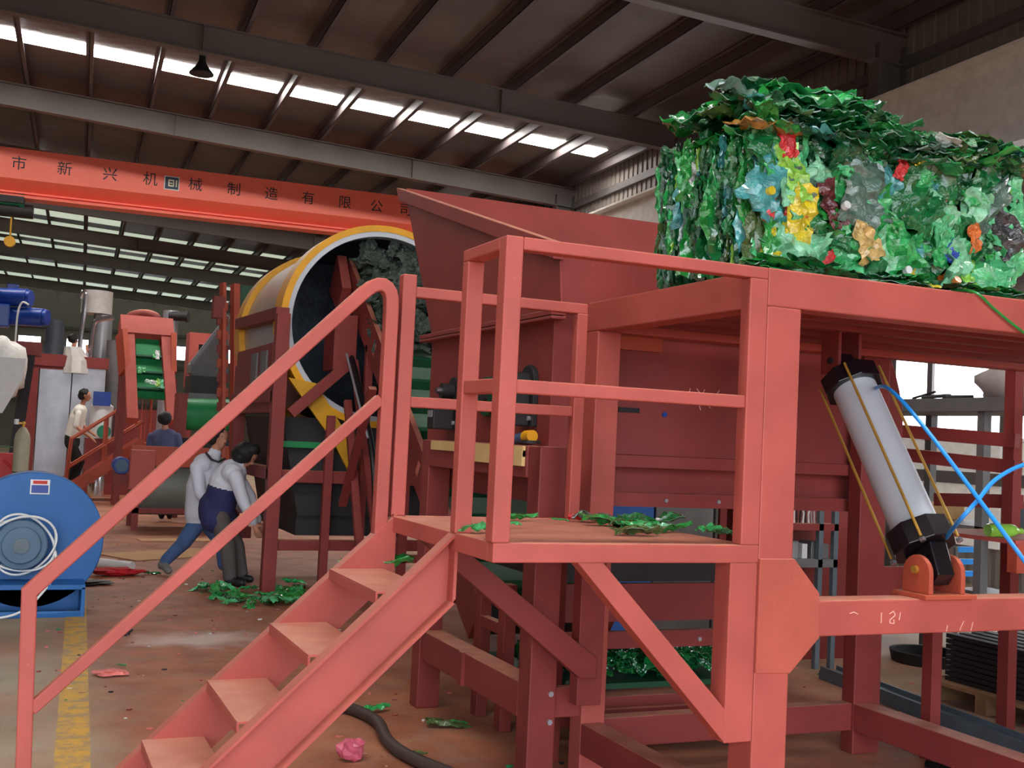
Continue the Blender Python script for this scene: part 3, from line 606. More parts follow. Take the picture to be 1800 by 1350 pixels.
# body (rounded right end), panel, ledge, recess, lip
def body_poly(y, z0, z1, ins=0):
    zs = [z0+(z1-z0)*i/8 for i in range(9)]
    return [(XL+ins, y, z1), (XL+ins, y, z0)]+[(4.46+.17*math.sin(math.pi*min(1, max(0, (z-1.25)/1.05)))-ins, y, z) for z in zs]
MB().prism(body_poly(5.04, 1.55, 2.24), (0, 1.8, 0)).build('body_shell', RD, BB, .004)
MB().prism(body_poly(5.01, 1.49, 1.55), (0, 1.86, 0)).build('ledge', RD, BB)
MB().prism(body_poly(5.12, 1.36, 1.49, .04), (0, 1.66, 0)).build('recess_panel', RD, BB)
MB().prism(body_poly(5.04, 1.29, 1.36), (0, 1.8, 0)).build('lip_beam', RD, BB)
for x in (2.75, 3.08, 3.4, 3.75): MB().cyl((x, 5.03, 1.325), (x, 5.045, 1.325), .011, n=6).build('bolt', M['galv'], BB)
MB().box(2.78, 5.032, 1.765, 2.90, 5.042, 1.79).build('slot', M['black'], BB); MB().cyl((3.05, 5.032, 1.765), (3.05, 5.042, 1.765), .014, n=12).build('plug', M['blue_motor'], BB); MB().cyl((3.83, 5.03, 1.74), (3.83, 5.044, 1.74), .02, n=12).build('plug', M['galv'], BB)
chalk(BB, [((3.19, 1.87), (3.2, 1.91)), ((3.24, 1.91), (3.27, 1.88)), ((3.29, 1.91), (3.26, 1.86)), ((3.35, 1.87), (3.38, 1.91)), ((3.2, 1.845), (3.42, 1.84)), ((3.27, 1.80), (3.25, 1.84)), ((3.3, 1.835), (3.33, 1.815))], 5.039, .004)
MB().box(2.62, 5.0, 2.08, 3.0, 5.05, 2.16).build('stop_bar', M['red_orange'], BB)
# hopper: plates with thickness; left wall rim falls towards the table
t = .012
MB().prism([(XL, 4.97, 2.24), (XL, 6.85, 2.24), (XL, 7.55, 3.27), (XL, 7.5, 3.25), (XL, 5.02, 2.55)], (t, 0, 0)).build('hopper_wall', RD, BB)
MB().prism([(XL+t, 6.85, 2.24), (4.6, 6.85, 2.24), (4.9, 7.58, 3.33), (XL+t, 7.58, 3.33)], (0, t, 0)).build('hopper_wall', RD, BB)
MB().prism([(4.6, 4.97, 2.24), (4.6, 6.85, 2.24), (4.9, 7.55, 3.30), (4.75, 5.02, 2.55)], (t, 0, 0)).build('hopper_wall', RD, BB)
MB().prism([(XL+t, 5.0, 2.24), (4.6, 5.0, 2.24), (4.75, 5.02, 2.55), (XL+t, 5.02, 2.55)], (0, t, 0)).build('hopper_wall', RD, BB)
MB().prism([(XL-.05, 7.63, 3.335), (XL-.05, 4.98, 2.575), (XL-.05, 4.98, 2.49), (XL-.05, 7.55, 3.225)], (.06, 0, 0)).build('hopper_rim', RD, BB, .004)
MB().box(XL-.06, 4.95, 2.215, XL+.02, 6.92, 2.24).build('flange', RD, BB, .003); MB().box(XL-.06, 4.95, 2.195, XL+.02, 6.92, 2.21).build('flange', RD, BB, .003)
MB().box(XL, 5.04, 1.36, XL+.02, 6.85, 1.55).build('side_panel', RD, BB)
# frame on four legs
for (x, y) in ((2.26, 4.83), (2.25, 6.36), (4.45, 6.36)): MB().box(x, y, 0, x+.14, y+.13, 1.575 if x < 3 else 1.29).build('leg', RD, BB, .006)
MB().box(2.25, 4.96, 1.42, 2.39, 6.36, 1.575).build('top_beam', RD, BB, .005)
MB().box(2.26, 4.96, .29, 2.39, 6.36, .455).build('bottom_beam', RD, BB, .005)
MB().box(2.24, 5.65, .285, 2.262, 5.70, .46).build('joint_plate', RD, BB)
for z in (.42, .29): MB().cyl((2.37, 4.822, z), (2.37, 4.832, z), .014, n=6).build('bolt', M['galv'], BB)
MB().box(2.40, 4.86, .30, 2.547, 4.92, .44).build('tie_beam', RD, BB, .004)
MB().box(2.236, 4.98, 1.52, 2.252, 6.3, 1.572).build('masking_paper', M['paper'], BB, label='torn strip of tan masking paper'); MB().box(2.232, 4.98, 1.475, 2.25, 5.75, 1.55).build('masking_paper', M['paper'], BB)
# flanged shaft bearings and gear unit on the left face
def bearing(y, z, nm, lab):
    g = thing(nm, (XL-.08, y, z-.16), lab, 'bearing', 'shaft bearings on the breaker')
    pts = [(y-.085, z-.16), (y+.085, z-.16)]+[(y+.085*math.cos(t_), z+.07+.085*math.sin(t_)) for t_ in [math.pi*i/10 for i in range(11)]]
    fp = MB().prism([(XL-.03, a, b_) for a, b_ in pts], (.03, 0, 0)).build('flange_plate', M['dark'], g, .004)
    hb = MB().cyl((XL-.10, y, z+.07), (XL-.03, y, z+.07), .045, n=18).build('hub', M['dark'], g, smooth=True)
    hs = MB().box(XL-.16, y-.055, z-.16, XL-.03, y+.055, z+.02).build('housing', M['dark'], g, .008)
    MB().cyl((XL-.13, y, z+.07), (XL-.10, y, z+.07), .018, n=10).build('shaft', M['chrome'], hb)
    MB().box(XL-.163, y-.04, z-.09, XL-.16, y+.04, z-.05).build('label_plate', M['galv'], hs)
    for a in (-.06, .06): MB().cyl((XL-.045, y+a, z-.12), (XL-.03, y+a, z-.12), .012, n=6).build('bolt', M['galv'], fp)
bearing(5.27, 1.83, 'flange_bearing', 'black flanged bearing on the breaker side, nearest to the table leg')
bearing(6.35, 1.80, 'flange_bearing', 'black flanged bearing on the breaker side, farthest down by the gate post')
g = thing('pulley', (2.3, 5.8, 1.7), 'small dark green pulley between the two black bearings', 'pulley')
MB().cyl((2.36, 5.8, 1.83), (2.40, 5.8, 1.83), .11, n=24).build('rim', M['green_dark'], g, .004); MB().cyl((2.34, 5.8, 1.83), (2.36, 5.8, 1.83), .04, n=14).build('hub', M['dark'], g)
# tool and blower part left on the top beam
g = thing('angle_grinder', (2.32, 5.05, 1.575), 'blue and yellow power tool lying on the red beam under the bearings', 'power tool')
MB().tube([(2.32, 5.30, 1.60), (2.32, 5.14, 1.618)], .024, 12).build('body', mat('tool_blue', (60, 84, 120), .5), g, smooth=True)
MB().tube([(2.32, 5.14, 1.618), (2.32, 5.06, 1.622)], .03, 12).build('gear_head', M['yellow'], g, smooth=True)
MB().cyl((2.32, 5.08, 1.585), (2.32, 5.08, 1.60), .05, n=20).build('disc', M['dark'], g)

# ------------------------------------------------------------------ discharge conveyor under the breaker
DC = thing('discharge_conveyor', (3.4, 5.9, 0), 'low red conveyor with green flakes running underneath the breaker', 'conveyor')
MB().box(2.62, 5.35, .87, 3.9, 6.3, 1.0).build('skirt', M['dark'], DC); MB().box(2.62, 5.34, .66, 3.9, 5.38, .86).build('side_plate', RD, DC)
MB().box(2.58, 5.32, .52, 3.6, 5.36, .61).build('guide_strip', RD, DC, .003)
for x in (2.72, 3.2, 3.5): MB().cyl((x, 5.31, .56), (x, 5.322, .56), .012, n=8).build('bolt', M['galv'], DC)
MB().box(2.6, 5.36, .30, 3.9, 6.3, .33).build('belt', M['green_dark'], DC)
MB().box(2.58, 5.24, .22, 3.9, 5.36, .29).build('frame_beam', RD, DC, .004); MB().box(2.58, 5.18, .16, 3.9, 5.22, .24).build('frame_beam', RD, DC, .004)
for (x, y, h) in ((2.52, 5.15, 1.0), (2.52, 5.45, 1.04), (2.52, 5.75, .80), (2.52, 6.1, .82), (3.83, 5.4, .66)): MB().box(x, y, 0, x+.07, y+.09, h).build('leg', M['red_dark'], DC, .004)
MB().box(2.52, 5.84, .72, 2.57, 6.1, .79).build('cross_bar', RD, DC); MB().box(2.52, 5.84, .52, 2.57, 6.1, .58).build('cross_bar', RD, DC)
rb = random.Random(3); fm = MB(); fm.cur = 0
for i in range(260):
    pos = Vector((rb.uniform(2.66, 3.85), rb.uniform(5.42, 5.9), .37+rb.random()*.10)); size = rb.uniform(.08, .17)
    mw = Matrix.Translation(pos) @ frame_mat(rv(1), Vector((0, -.4, 1))+rv(.5)) @ Matrix.Diagonal((size, size, size, 1)); vs, fs = SHAPES[rb.randrange(10)]; fm.add([mw @ Vector(p) for p in vs], fs)
o = fm.build('flakes', PET['deep'], DC); o['kind'] = 'stuff'

# ------------------------------------------------------------------ inclined belt conveyor from the breaker up into the drum
IC = thing('inclined_conveyor', (3.5, 9.4, 0), 'inclined conveyor with cleated green belt rising into the yellow-rimmed drum', 'conveyor')
p0, p1 = Vector((0, 7.6, .35)), Vector((0, 11.55, 3.25)); dv = (p1-p0).normalized(); up_ = Vector((0, -dv.z, dv.y)); LL = (p1-p0).length
def ic(x, t, u=0): return Vector((x, 0, 0))+p0+dv*t+up_*u
bx0, bx1 = 3.16, 4.15
MB().prism([ic(bx0, 0, 0), ic(bx0, LL, 0), ic(bx0, LL, -.03), ic(bx0, 0, -.03)], (bx1-bx0, 0, 0)).build('belt', M['belt_pale'], IC)
k = .15
while k < LL-.1:
    MB().prism([ic(bx0+.02, k, 0), ic(bx0+.02, k+.05, 0), ic(bx0+.02, k+.02, .09), ic(bx0+.02, k, .09)], (bx1-bx0-.04, 0, 0)).prism([ic(bx0+.02, k+.05, .002), ic(bx0+.02, k+.17, .002), ic(bx0+.02, k+.17, .008), ic(bx0+.02, k+.05, .008)], (bx1-bx0-.04, 0, 0)).build('cleat', M['green_dark'], IC); k += .38
for x in (bx0-.10, bx1): MB().prism([ic(x, -.1, -.16), ic(x, LL, -.16), ic(x, LL, .17), ic(x, -.1, .17)], (.05, 0, 0)).build('side_board', RD, IC, .003)
for t_ in (.55, 1.5, 2.6, 3.3, 4.2): MB().prism([ic(bx0-.103, LL-t_, -.05), ic(bx0-.103, LL-t_+.06, -.05), ic(bx0-.103, LL-t_+.06, .07), ic(bx0-.103, LL-t_, .07)], (.004, 0, 0)).build('paint_patch', M['pink_scrap'], IC)
MB().cyl(ic(bx0-.03, LL, -.07), ic(bx1, LL, -.07), .11).build('head_roller', M['dark'], IC, smooth=True); MB().cyl(ic(bx0, 0, -.07), ic(bx1, 0, -.07), .11).build('tail_roller', M['dark'], IC, smooth=True)
MB().prism([ic(bx0-.22, LL-.4, -.25), ic(bx0-.22, LL+.05, -.25), ic(bx0-.22, LL+.05, .18), ic(bx0-.22, LL-.4, .05)], (.10, 0, 0)).build('drive_guard', RD, IC, .004)
MB().box(bx0-.35, 10.9, 2.2, bx0-.12, 11.3, 2.75).build('drive_box', RD, IC, .006)
for (y, zt) in ((10.6, 2.45), (9.3, 1.45)):
    for x in (bx0-.10, bx1-.02):
        MB().box(x, y, 0, x+.07, y+.07, zt).build('leg', RD, IC, .003)
    MB().box(bx0-.10, y, .5, bx1+.05, y+.05, .57).build('cross_bar', RD, IC)
for (a, b_) in (((3.06, 10.6, .2), (3.06, 9.3, 1.3)), ((3.02, 10.9, 2.3), (3.02, 9.6, .3)), ((2.95, 10.8, 1.9), (2.95, 9.9, .1)), ((2.9, 10.6, .9), (2.9, 9.8, 2.0))): MB().bar(a, b_, .07, .05).build('brace', RD, IC)
MB().tube(bez([(3.0, 11.0, 2.4), (2.98, 10.4, 1.9), (2.98, 9.9, 1.3), (3.0, 9.8, .6)]), .03).build('cable', M['black'], IC); MB().tube([(2.94, 11.0, 2.45), (2.94, 10.0, 1.55)], .012).build('cable', M['galv'], IC)
# bottles, shade painted into their colour, riding up on the belt inside the drum mouth
fm = MB(); rb = random.Random(5)
for i in range(330):
    t_ = LL-rb.random()*1.5; pos = ic(rb.uniform(3.14, 4.1), t_, .05+rb.random()*.42*(t_/LL)); size = rb.uniform(.15, .34)
    mw = Matrix.Translation(pos) @ frame_mat(rv(1), Vector((0, -1, .8))+rv(.7)) @ Matrix.Diagonal((size, size, size, 1)); vs, fs = SHAPES[rb.randrange(10)]; fm.add([mw @ Vector(p) for p in vs], fs)
o = fm.build('riding_bottles', M['shaded_bottles'], IC); o['kind'] = 'stuff'

# ------------------------------------------------------------------ washing drum
DW = thing('drum_washer', (3.3, 12.3, 0), 'big grey rotary drum with yellow rims on a red frame, seen end-on', 'drum')
cx, cz, rd = 3.33, 2.68, 1.0; ay = Vector((0, 1, 0))
def ring(y0, y1, r0, r1, m, nm, n=64): return MB().lathe((cx, 0, cz), (0, 1, 0), [(y0, r0), (y0, r1), (y1, r1), (y1, r0)], n, True).build(nm, m, DW, smooth=True)
ring(11.15, 13.6, .955, .965, M['drum_shell'], 'shell'); ring(11.17, 13.58, .945, .955, M['drum_inner'], 'lining')
ring(11.05, 11.40, .965, 1.03, M['yellow'], 'rim'); ring(13.3, 13.62, .965, 1.03, M['yellow'], 'rim'); ring(11.06, 11.22, .915, .965, M['alu'], 'inner_lip')
MB().cyl((cx, 13.56, cz), (cx, 13.6, cz), .955, n=48).build('end_plate', M['drum_inner'], DW)
MB().prism([(2.40, 11.0, 2.10), (2.68, 11.0, 2.06), (3.1, 11.0, 1.45), (3.12, 11.0, 1.1), (2.88, 11.0, 1.5)], (0, .05, 0)).build('chute_guard', M['yellow_deep'], DW)
MB().box(2.28, 11.25, 1.75, 2.36, 13.2, 2.45).build('side_housing', RD, DW, .005)
for y in (11.45, 11.95): MB().box(2.262, y, 1.85, 2.282, y+.3, 2.38).build('side_window', M['grey_paint'], DW)
for (x, y, h) in ((2.25, 10.95, 2.72), (2.3, 13.3, 2.3), (4.3, 11.1, 1.7), (4.3, 13.3, 1.7)): MB().box(x, y, 0, x+.13, y+.12, h).build('leg', RD, DW, .005)
MB().bar((2.31, 11.0, 2.72), (2.31, 13.3, 2.78), .13, .12).build('top_beam', RD, DW, .005)
for z, ys in ((1.85, 11.0), (1.1, 11.0), (.42, 12.2)): MB().box(2.25, ys, z, 2.36, 13.3, z+.12).build('side_beam', RD, DW, .004)
MB().box(2.38, 11.0, 1.08, 4.3, 11.1, 1.2).build('front_beam', RD, DW, .004); MB().box(2.38, 11.0, .42, 4.3, 11.1, .52).build('front_beam', RD, DW, .004)
MB().box(2.8, 10.95, 0, 2.88, 11.03, 1.75).build('leg', RD, DW, .004)
MB().prism([(2.40, 11.15, 1.72), (4.3, 11.15, 1.72), (4.0, 11.15, .75), (2.6, 11.15, .75)], (0, 2.0, 0)).build('sump_hopper', M['dark'], DW)
MB().box(2.38, 11.08, 1.42, 3.3, 11.14, 1.48).build('green_strip', M['green_strip'], DW); MB().box(2.6, 11.2, .55, 4.0, 13, .75).build('outlet_trough', M['dark'], DW)
MB().bar((2.42, 10.9, 1.75), (2.95, 10.9, 2.25), .06, .10).build('brace', RD, DW)

# ------------------------------------------------------------------ people
def person(name, prims, hair, label, voxel=.011):
    """one continuous body grown from tapered limbs; prims: (a, b, ra, rb, material)"""
    g = MB(); g_all = []
    for a, b_, ra, rb_, m in prims:
        a, b_ = Vector(a), Vector(b_); d = (b_-a)
        if d.length < 1e-4: g.ball(a, ra, n=16, m=12)
        else:
            ax = d.normalized(); u = ax.orthogonal().normalized(); w = ax.cross(u); rr = []
            for t in (-1, -.85, -.5, 0): rr.append((a+ax*ra*t, u, w, ra*math.sqrt(max(.0004, 1-t*t)), ra*math.sqrt(max(.0004, 1-t*t))))
            for t in (0, .5, .85, 1): rr.append((b_+ax*rb_*t, u, w, rb_*math.sqrt(max(.0004, 1-t*t)), rb_*math.sqrt(max(.0004, 1-t*t))))
            g.rings(rr, 16)
    lo = Vector([min(p[i] for p in g.v) for i in range(3)]); hi = Vector([max(p[i] for p in g.v) for i in range(3)])
    loc = Vector(((lo.x+hi.x)/2, (lo.y+hi.y)/2, lo.z))
    me = bpy.data.meshes.new('tmp'); me.from_pydata([tuple(p) for p in g.v], [], g.f); o = bpy.data.objects.new('tmp', me); COL.objects.link(o)
    r = o.modifiers.new('r', 'REMESH'); r.mode = 'VOXEL'; r.voxel_size = voxel
    s = o.modifiers.new('s', 'SMOOTH'); s.factor = .5; s.iterations = 4
    bpy.context.view_layer.update()
    bm_ = bpy.data.meshes.new_from_object(o.evaluated_get(bpy.context.evaluated_depsgraph_get())); bpy.data.objects.remove(o)
    n = len(bm_.vertices); co = np.empty(n*3); bm_.vertices.foreach_get('co', co); co = co.reshape(-1, 3)
    nf = len(bm_.polygons); fc = np.empty(nf*3); bm_.polygons.foreach_get('center', fc); fc = fc.reshape(-1, 3)
    best = np.full(nf, 1e9); idx = np.zeros(nf, int); names = []
    for a, b_, ra, rb_, m in prims:
        if m not in names: names.append(m)
        A_, B_ = np.array(a), np.array(b_); d = B_-A_; L2 = d@d
        t = np.clip(((fc-A_)@d)/L2, 0, 1) if L2 > 1e-8 else np.zeros(nf)
        dist = np.linalg.norm(fc-(A_+t[:, None]*d), axis=1)-(ra+(rb_-ra)*t)
        k = dist < best; best[k] = dist[k]; idx[k] = names.index(m)
    co -= np.array(loc); bm_.vertices.foreach_set('co', co.ravel())
    bm_.materials.clear()
    for m in names: bm_.materials.append(M[m])
    bm_.polygons.foreach_set('material_index', idx.astype(np.int32)); bm_.polygons.foreach_set('use_smooth', [True]*nf); bm_.update()
    ob = bpy.data.objects.new(name, bm_); COL.objects.link(ob); ob.location = loc; tag(ob, label, 'person')
    if hair:
        hm = MB()
        for i, (c, rx, ry, rz) in enumerate(hair): hm.ball(c, rx, ry, rz, n=18, m=14, wob=.07, seed=i)
        hm.build('hair', M['hair'], ob, smooth='all')
    return ob
RH = Vector((RGT.x, RGT.y, 0)).normalized(); FH = Vector((FWD.x, FWD.y, 0)).normalized()
def hand(P, wrist, tip, up, m='skin', s=1.0):
    w, t = Vector(wrist), Vector(tip); d = (t-w).normalized(); sd = d.cross(Vector(up)).normalized(); out = [(w, w+d*.085*s, .026*s, .03*s, m)]
    for i, (o_, l) in enumerate(((-.03, .075), (-.01, .085), (.011, .08), (.03, .062))):
        b_ = w+d*.085*s+sd*o_*s; k = b_+d*l*.5*s; e = k+(d-Vector(up)*.5).normalized()*l*.5*s
        out += [(b_, k, .0105*s, .0095*s, m), (k, e, .0095*s, .0085*s, m)]
    th = w+d*.03*s-sd*.03*s; out += [(th, th+(d*.6-sd*.7).normalized()*.055*s, .013*s, .010*s, m)]
    P += out
def head(P, c, fdir, up=(0, 0, 1), s=1.0):
    """head with jaw, nose, ears; fdir = where it looks"""
    c = Vector(c); f = Vector(fdir).normalized(); u = Vector(up); u = (u-f*u.dot(f)).normalized(); sd = f.cross(u)
    P += [(c+u*.03*s-f*.02*s, c+u*.025*s+f*.015*s, .088*s, .08*s, 'skin'), (c+f*.03*s-u*.03*s, c+f*.045*s-u*.07*s, .062*s, .04*s, 'skin'),
          (c+f*.088*s+u*.005*s, c+f*.108*s-u*.02*s, .010*s, .014*s, 'skin'), (c+f*.09*s-u*.055*s-sd*.012*s, c+f*.09*s-u*.055*s+sd*.012*s, .008*s, .008*s, 'skin')]
    for q in (-1, 1): P += [(c+sd*q*.086*s-u*.01*s, c+sd*q*.088*s+u*.025*s, .014*s, .018*s, 'skin'), (c+f*.074*s+sd*q*.032*s+u*.03*s, c+f*.076*s+sd*q*.034*s+u*.03*s, .011*s, .011*s, 'hair')]
# man bending down, two-tone jacket
dA = 11.5
def a_(px, py, dd=0): return at(px, py, dA+dd)
P = []
P += [(a_(384, 893), a_(396, 850), .17, .165, 'navy'), (a_(396, 850), a_(408, 832), .17, .15, 'jacket_white'), (a_(408, 832, -.1), a_(410, 832, .15), .11, .11, 'jacket_white'), (a_(380, 905), a_(378, 890), .175, .17, 'navy'), (a_(378, 912, -.06), a_(395, 912, .08), .15, .14, 'navy'), (a_(412, 830), a_(424, 812), .07, .06, 'jacket_white')]
P += [(a_(386, 912, -.1), a_(400, 962, -.1), .10, .082, 'trouser_grey'), (a_(400, 962, -.1), a_(404, 1014, -.12), .08, .068, 'trouser_grey'), (a_(392, 912, .1), a_(416, 960, .1), .10, .08, 'trouser_grey'), (a_(416, 960, .1), a_(424, 1010, .1), .08, .068, 'trouser_grey')]
P += [(a_(402, 1022, -.14), a_(426, 1025, -.18), .048, .042, 'shoe_black'), (a_(422, 1016, .08), a_(440, 1018, .05), .046, .04, 'shoe_black')]
P += [(a_(414, 838, -.17), a_(428, 882, -.2), .075, .062, 'jacket_white'), (a_(428, 882, -.2), a_(444, 915, -.18), .06, .05, 'jacket_white'), (a_(416, 836, .17), a_(440, 872, .12), .07, .058, 'jacket_white'), (a_(440, 872, .12), a_(452, 912, .0), .055, .048, 'jacket_white')]
hand(P, a_(446, 920, -.17), a_(456, 945, -.16), FH*-1); hand(P, a_(453, 918, 0), a_(462, 938, 0), FH*-1)
P += [(a_(418, 818), a_(426, 806), .055, .055, 'skin')]
fA = RH*.75-Vector((0, 0, 1))*.75-FH*.1
head(P, a_(434, 800), fA, RH*.5+Vector((0, 0, .8)))
person('person', P, [(a_(431, 795), .115, .115, .11), (a_(424, 800), .10, .105, .10), (a_(442, 790), .09, .09, .07)], 'man bending down in a white and navy jacket and dark grey trousers')
# man behind him, leaning, looking to the right
dB = 12.0
def b_p(px, py, dd=0): return at(px, py, dB+dd)
P = []
P += [(b_p(352, 905), b_p(356, 860), .165, .17, 'jacket_white'), (b_p(356, 860), b_p(366, 822), .175, .16, 'jacket_white'), (b_p(358, 815, -.1), b_p(376, 815, .12), .11, .11, 'jacket_white'), (b_p(372, 808), b_p(378, 796), .075, .07, 'jacket_white')]
P += [(b_p(350, 915, -.05), b_p(322, 955, -.02), .10, .08, 'jeans'), (b_p(322, 955, -.02), b_p(292, 984, 0), .075, .062, 'jeans'), (b_p(286, 992, 0), b_p(296, 1003, -.1), .045, .042, 'shoe_grey'), (b_p(286, 990), b_p(284, 994), .045, .045, 'shoe_grey')]
P += [(b_p(362, 915, .1), b_p(390, 952, .15), .10, .08, 'jeans'), (b_p(390, 952, .15), b_p(392, 992, .2), .075, .06, 'jeans'), (b_p(392, 996, .2), b_p(408, 1000, .15), .045, .04, 'shoe_grey')]
P += [(b_p(346, 822, -.15), b_p(352, 868, -.22), .075, .062, 'jacket_white'), (b_p(352, 868, -.22), b_p(385, 895, -.2), .06, .05, 'jacket_white'), (b_p(384, 822, .15), b_p(402, 865, .2), .072, .06, 'jacket_white'), (b_p(402, 865, .2), b_p(425, 895, .1), .055, .048, 'jacket_white')]
hand(P, b_p(388, 897, -.2), b_p(400, 904, -.2), (0, 0, 1)); hand(P, b_p(428, 897, .1), b_p(440, 905, .1), (0, 0, 1))
P += [(b_p(377, 800), b_p(382, 784), .055, .055, 'skin')]
head(P, b_p(386, 770), RH*.75-FH*.55-Vector((0, 0, .15)))
pb = person('person', P, [(b_p(381, 762), .105, .105, .09), (b_p(375, 768), .085, .09, .09)], 'man in white jacket and blue jeans leaning behind the bending man')
MB().tube([b_p(362, 796, -.2), b_p(372, 808, -.245), b_p(384, 812, -.24), b_p(396, 806, -.18)], .012).build('collar_stripe', M['dark'], pb)
# man in a white shirt climbing the far stair
dC = 23.3
def c_(px, py, dd=0): return at(px, py, dC+dd)
P = [(c_(128, 765), c_(136, 735), .15, .16, 'shirt_white'), (c_(136, 735), c_(141, 722), .165, .14, 'shirt_white'), (c_(138, 722, -.12), c_(142, 722, .12), .10, .10, 'shirt_white'), (c_(127, 778), c_(127, 768), .155, .15, 'trouser_black')]
P += [(c_(127, 782, -.08), c_(133, 815, -.08), .10, .08, 'trouser_black'), (c_(133, 815, -.08), c_(118, 846, -.06), .075, .065, 'trouser_black'), (c_(126, 782, .08), c_(142, 812, .1), .10, .08, 'trouser_black'), (c_(142, 812, .1), c_(132, 842, .1), .075, .062, 'trouser_black'), (c_(114, 852, -.06), c_(124, 855, -.08), .045, .04, 'shoe_black'), (c_(129, 848, .1), c_(140, 849, .1), .045, .04, 'shoe_black')]
P += [(c_(138, 727, -.19), c_(133, 748, -.24), .07, .06, 'shirt_white'), (c_(133, 748, -.24), c_(146, 760, -.22), .042, .038, 'skin'), (c_(146, 760, -.22), c_(158, 768, -.15), .038, .03, 'skin'), (c_(142, 727, .17), c_(146, 748, .2), .065, .055, 'shirt_white'), (c_(146, 748, .2), c_(160, 760, .1), .042, .03, 'skin')]
hand(P, c_(159, 769, -.15), c_(165, 774, -.15), (0, 0, 1)); hand(P, c_(161, 761, .1), c_(167, 765, .1), (0, 0, 1))
P += [(c_(143, 716), c_(147, 706), .055, .05, 'skin')]; head(P, c_(151, 696), RH*.95-Vector((0, 0, .1)))
person('person', P, [(c_(148, 691), .105, .11, .10), (c_(144, 696), .08, .1, .09)], 'man in white short-sleeved shirt and black trousers climbing the far stair', .013)
# man seen from behind at the roller machine
dD = 18.4
def d_(px, py, dd=0): return at(px, py, dD+dd)
P = [(d_(290, 815), d_(290, 775), .17, .19, 'shirt_blue'), (d_(280, 768), d_(298, 768), .13, .13, 'shirt_blue'), (d_(267, 768), d_(260, 800, -.02), .075, .06, 'shirt_blue'), (d_(260, 800, 0), d_(268, 826, .25), .055, .045, 'shirt_blue'), (d_(311, 768), d_(318, 800), .075, .06, 'shirt_blue'), (d_(318, 800), d_(310, 826, .25), .055, .045, 'shirt_blue'), (d_(290, 760), d_(290, 750), .06, .055, 'skin')]
P += [(d_(284, 822), d_(284, 862), .11, .085, 'trouser_black'), (d_(284, 862), d_(284, 902), .08, .065, 'trouser_black'), (d_(297, 822), d_(297, 862), .11, .085, 'trouser_black'), (d_(297, 862), d_(298, 902), .08, .065, 'trouser_black'), (d_(284, 908), d_(284, 906, .18), .045, .04, 'shoe_black'), (d_(298, 908), d_(298, 906, .18), .045, .04, 'shoe_black')]
hand(P, d_(269, 828, .27), d_(275, 832, .35), (0, 0, 1)); hand(P, d_(309, 828, .27), d_(303, 832, .35), (0, 0, 1)); head(P, d_(290, 738), FH)
person('person', P, [(d_(290, 735), .115, .115, .11)], 'man in a dull blue shirt seen from behind at the roller machine', .013)
# man standing high up beside the ducts
dE = 26.2
def e_(px, py, dd=0): return at(px, py, dE+dd)
P = [(e_(132, 650), e_(130, 630), .17, .18, 'jacket_grey'), (e_(122, 622), e_(138, 622), .12, .12, 'jacket_grey'), (e_(117, 624), e_(122, 645, .1), .075, .06, 'jacket_grey'), (e_(122, 645, .1), e_(138, 646, .3), .05, .04, 'jacket_grey'), (e_(142, 624), e_(152, 640, -.1), .075, .06, 'jacket_grey'), (e_(152, 640, -.1), e_(153, 622, .1), .05, .04, 'jacket_grey'), (e_(130, 614), e_(130, 606), .055, .055, 'skin'), (e_(128, 655), e_(127, 690), .12, .09, 'trouser_black'), (e_(136, 655), e_(137, 690), .12, .09, 'trouser_black')]
hand(P, e_(153, 618, .1), e_(153, 610, .1), FH); hand(P, e_(139, 646, .3), e_(145, 646, .35), (0, 0, 1)); head(P, e_(129, 598), RH*.6+FH*.7)
pe = person('person', P, [(e_(128, 595), .11, .115, .11)], 'man in light grey top standing high beside the tall ducts at left', .014)
MB().tube([e_(121, 613, -.12), e_(128, 622, -.2), e_(138, 636, -.2)], .015).build('strap', M['dark'], pe)

# ------------------------------------------------------------------ generic pieces
def ground(px, py):
    d = at(px, py, 1)-EYE; k = -EYE.z/d.z; return EYE+d*k
def fbox(p, w, dp, h):                     # a box facing the camera side: p = left bottom front corner, along the hall axes
    return MB().box(p.x, p.y, p.z, p.x+w, p.y+dp, p.z+h)
def span(pxa, pxb, py, dep): return (at(pxa, py, dep)-at(pxb, py, dep)).length

# ------------------------------------------------------------------ blue blower (left foreground)
bc = Vector((.18, 10.35, .56))
g = thing('centrifugal_blower', (bc.x, bc.y, 0), 'blue centrifugal blower with round casing and coiled white cable on the floor', 'blower')
MB().cyl(bc+Vector((0, -.14, .02)), bc+Vector((0, .24, .02)), .56, n=56).build('casing', M['blue'], g, .008, smooth=True)
mo = MB().cyl(bc+Vector((-.08, -.36, 0)), bc+Vector((-.08, -.14, 0)), .20, n=36).cyl(bc+Vector((-.08, -.39, 0)), bc+Vector((-.08, -.36, 0)), .15, n=30).build('motor', M['blue_dull'], g, .01, smooth=True)
MB().cyl(bc+Vector((-.08, -.405, 0)), bc+Vector((-.08, -.39, 0)), .06, n=24).build('motor_boss', M['steel_blue'], mo)
MB().box(bc.x-.5, bc.y-.5, .22, bc.x+.42, bc.y-.12, .26).box(bc.x-.5, bc.y-.14, 0, bc.x+.42, bc.y-.10, .26).box(bc.x+.39, bc.y-.5, 0, bc.x+.42, bc.y-.1, .24).box(bc.x-.5, bc.y-.5, 0, bc.x+.42, bc.y-.47, .05).box(bc.x-.5, bc.y-.5, 0, bc.x-.47, bc.y-.1, .24).build('base', M['blue'], g, .004)
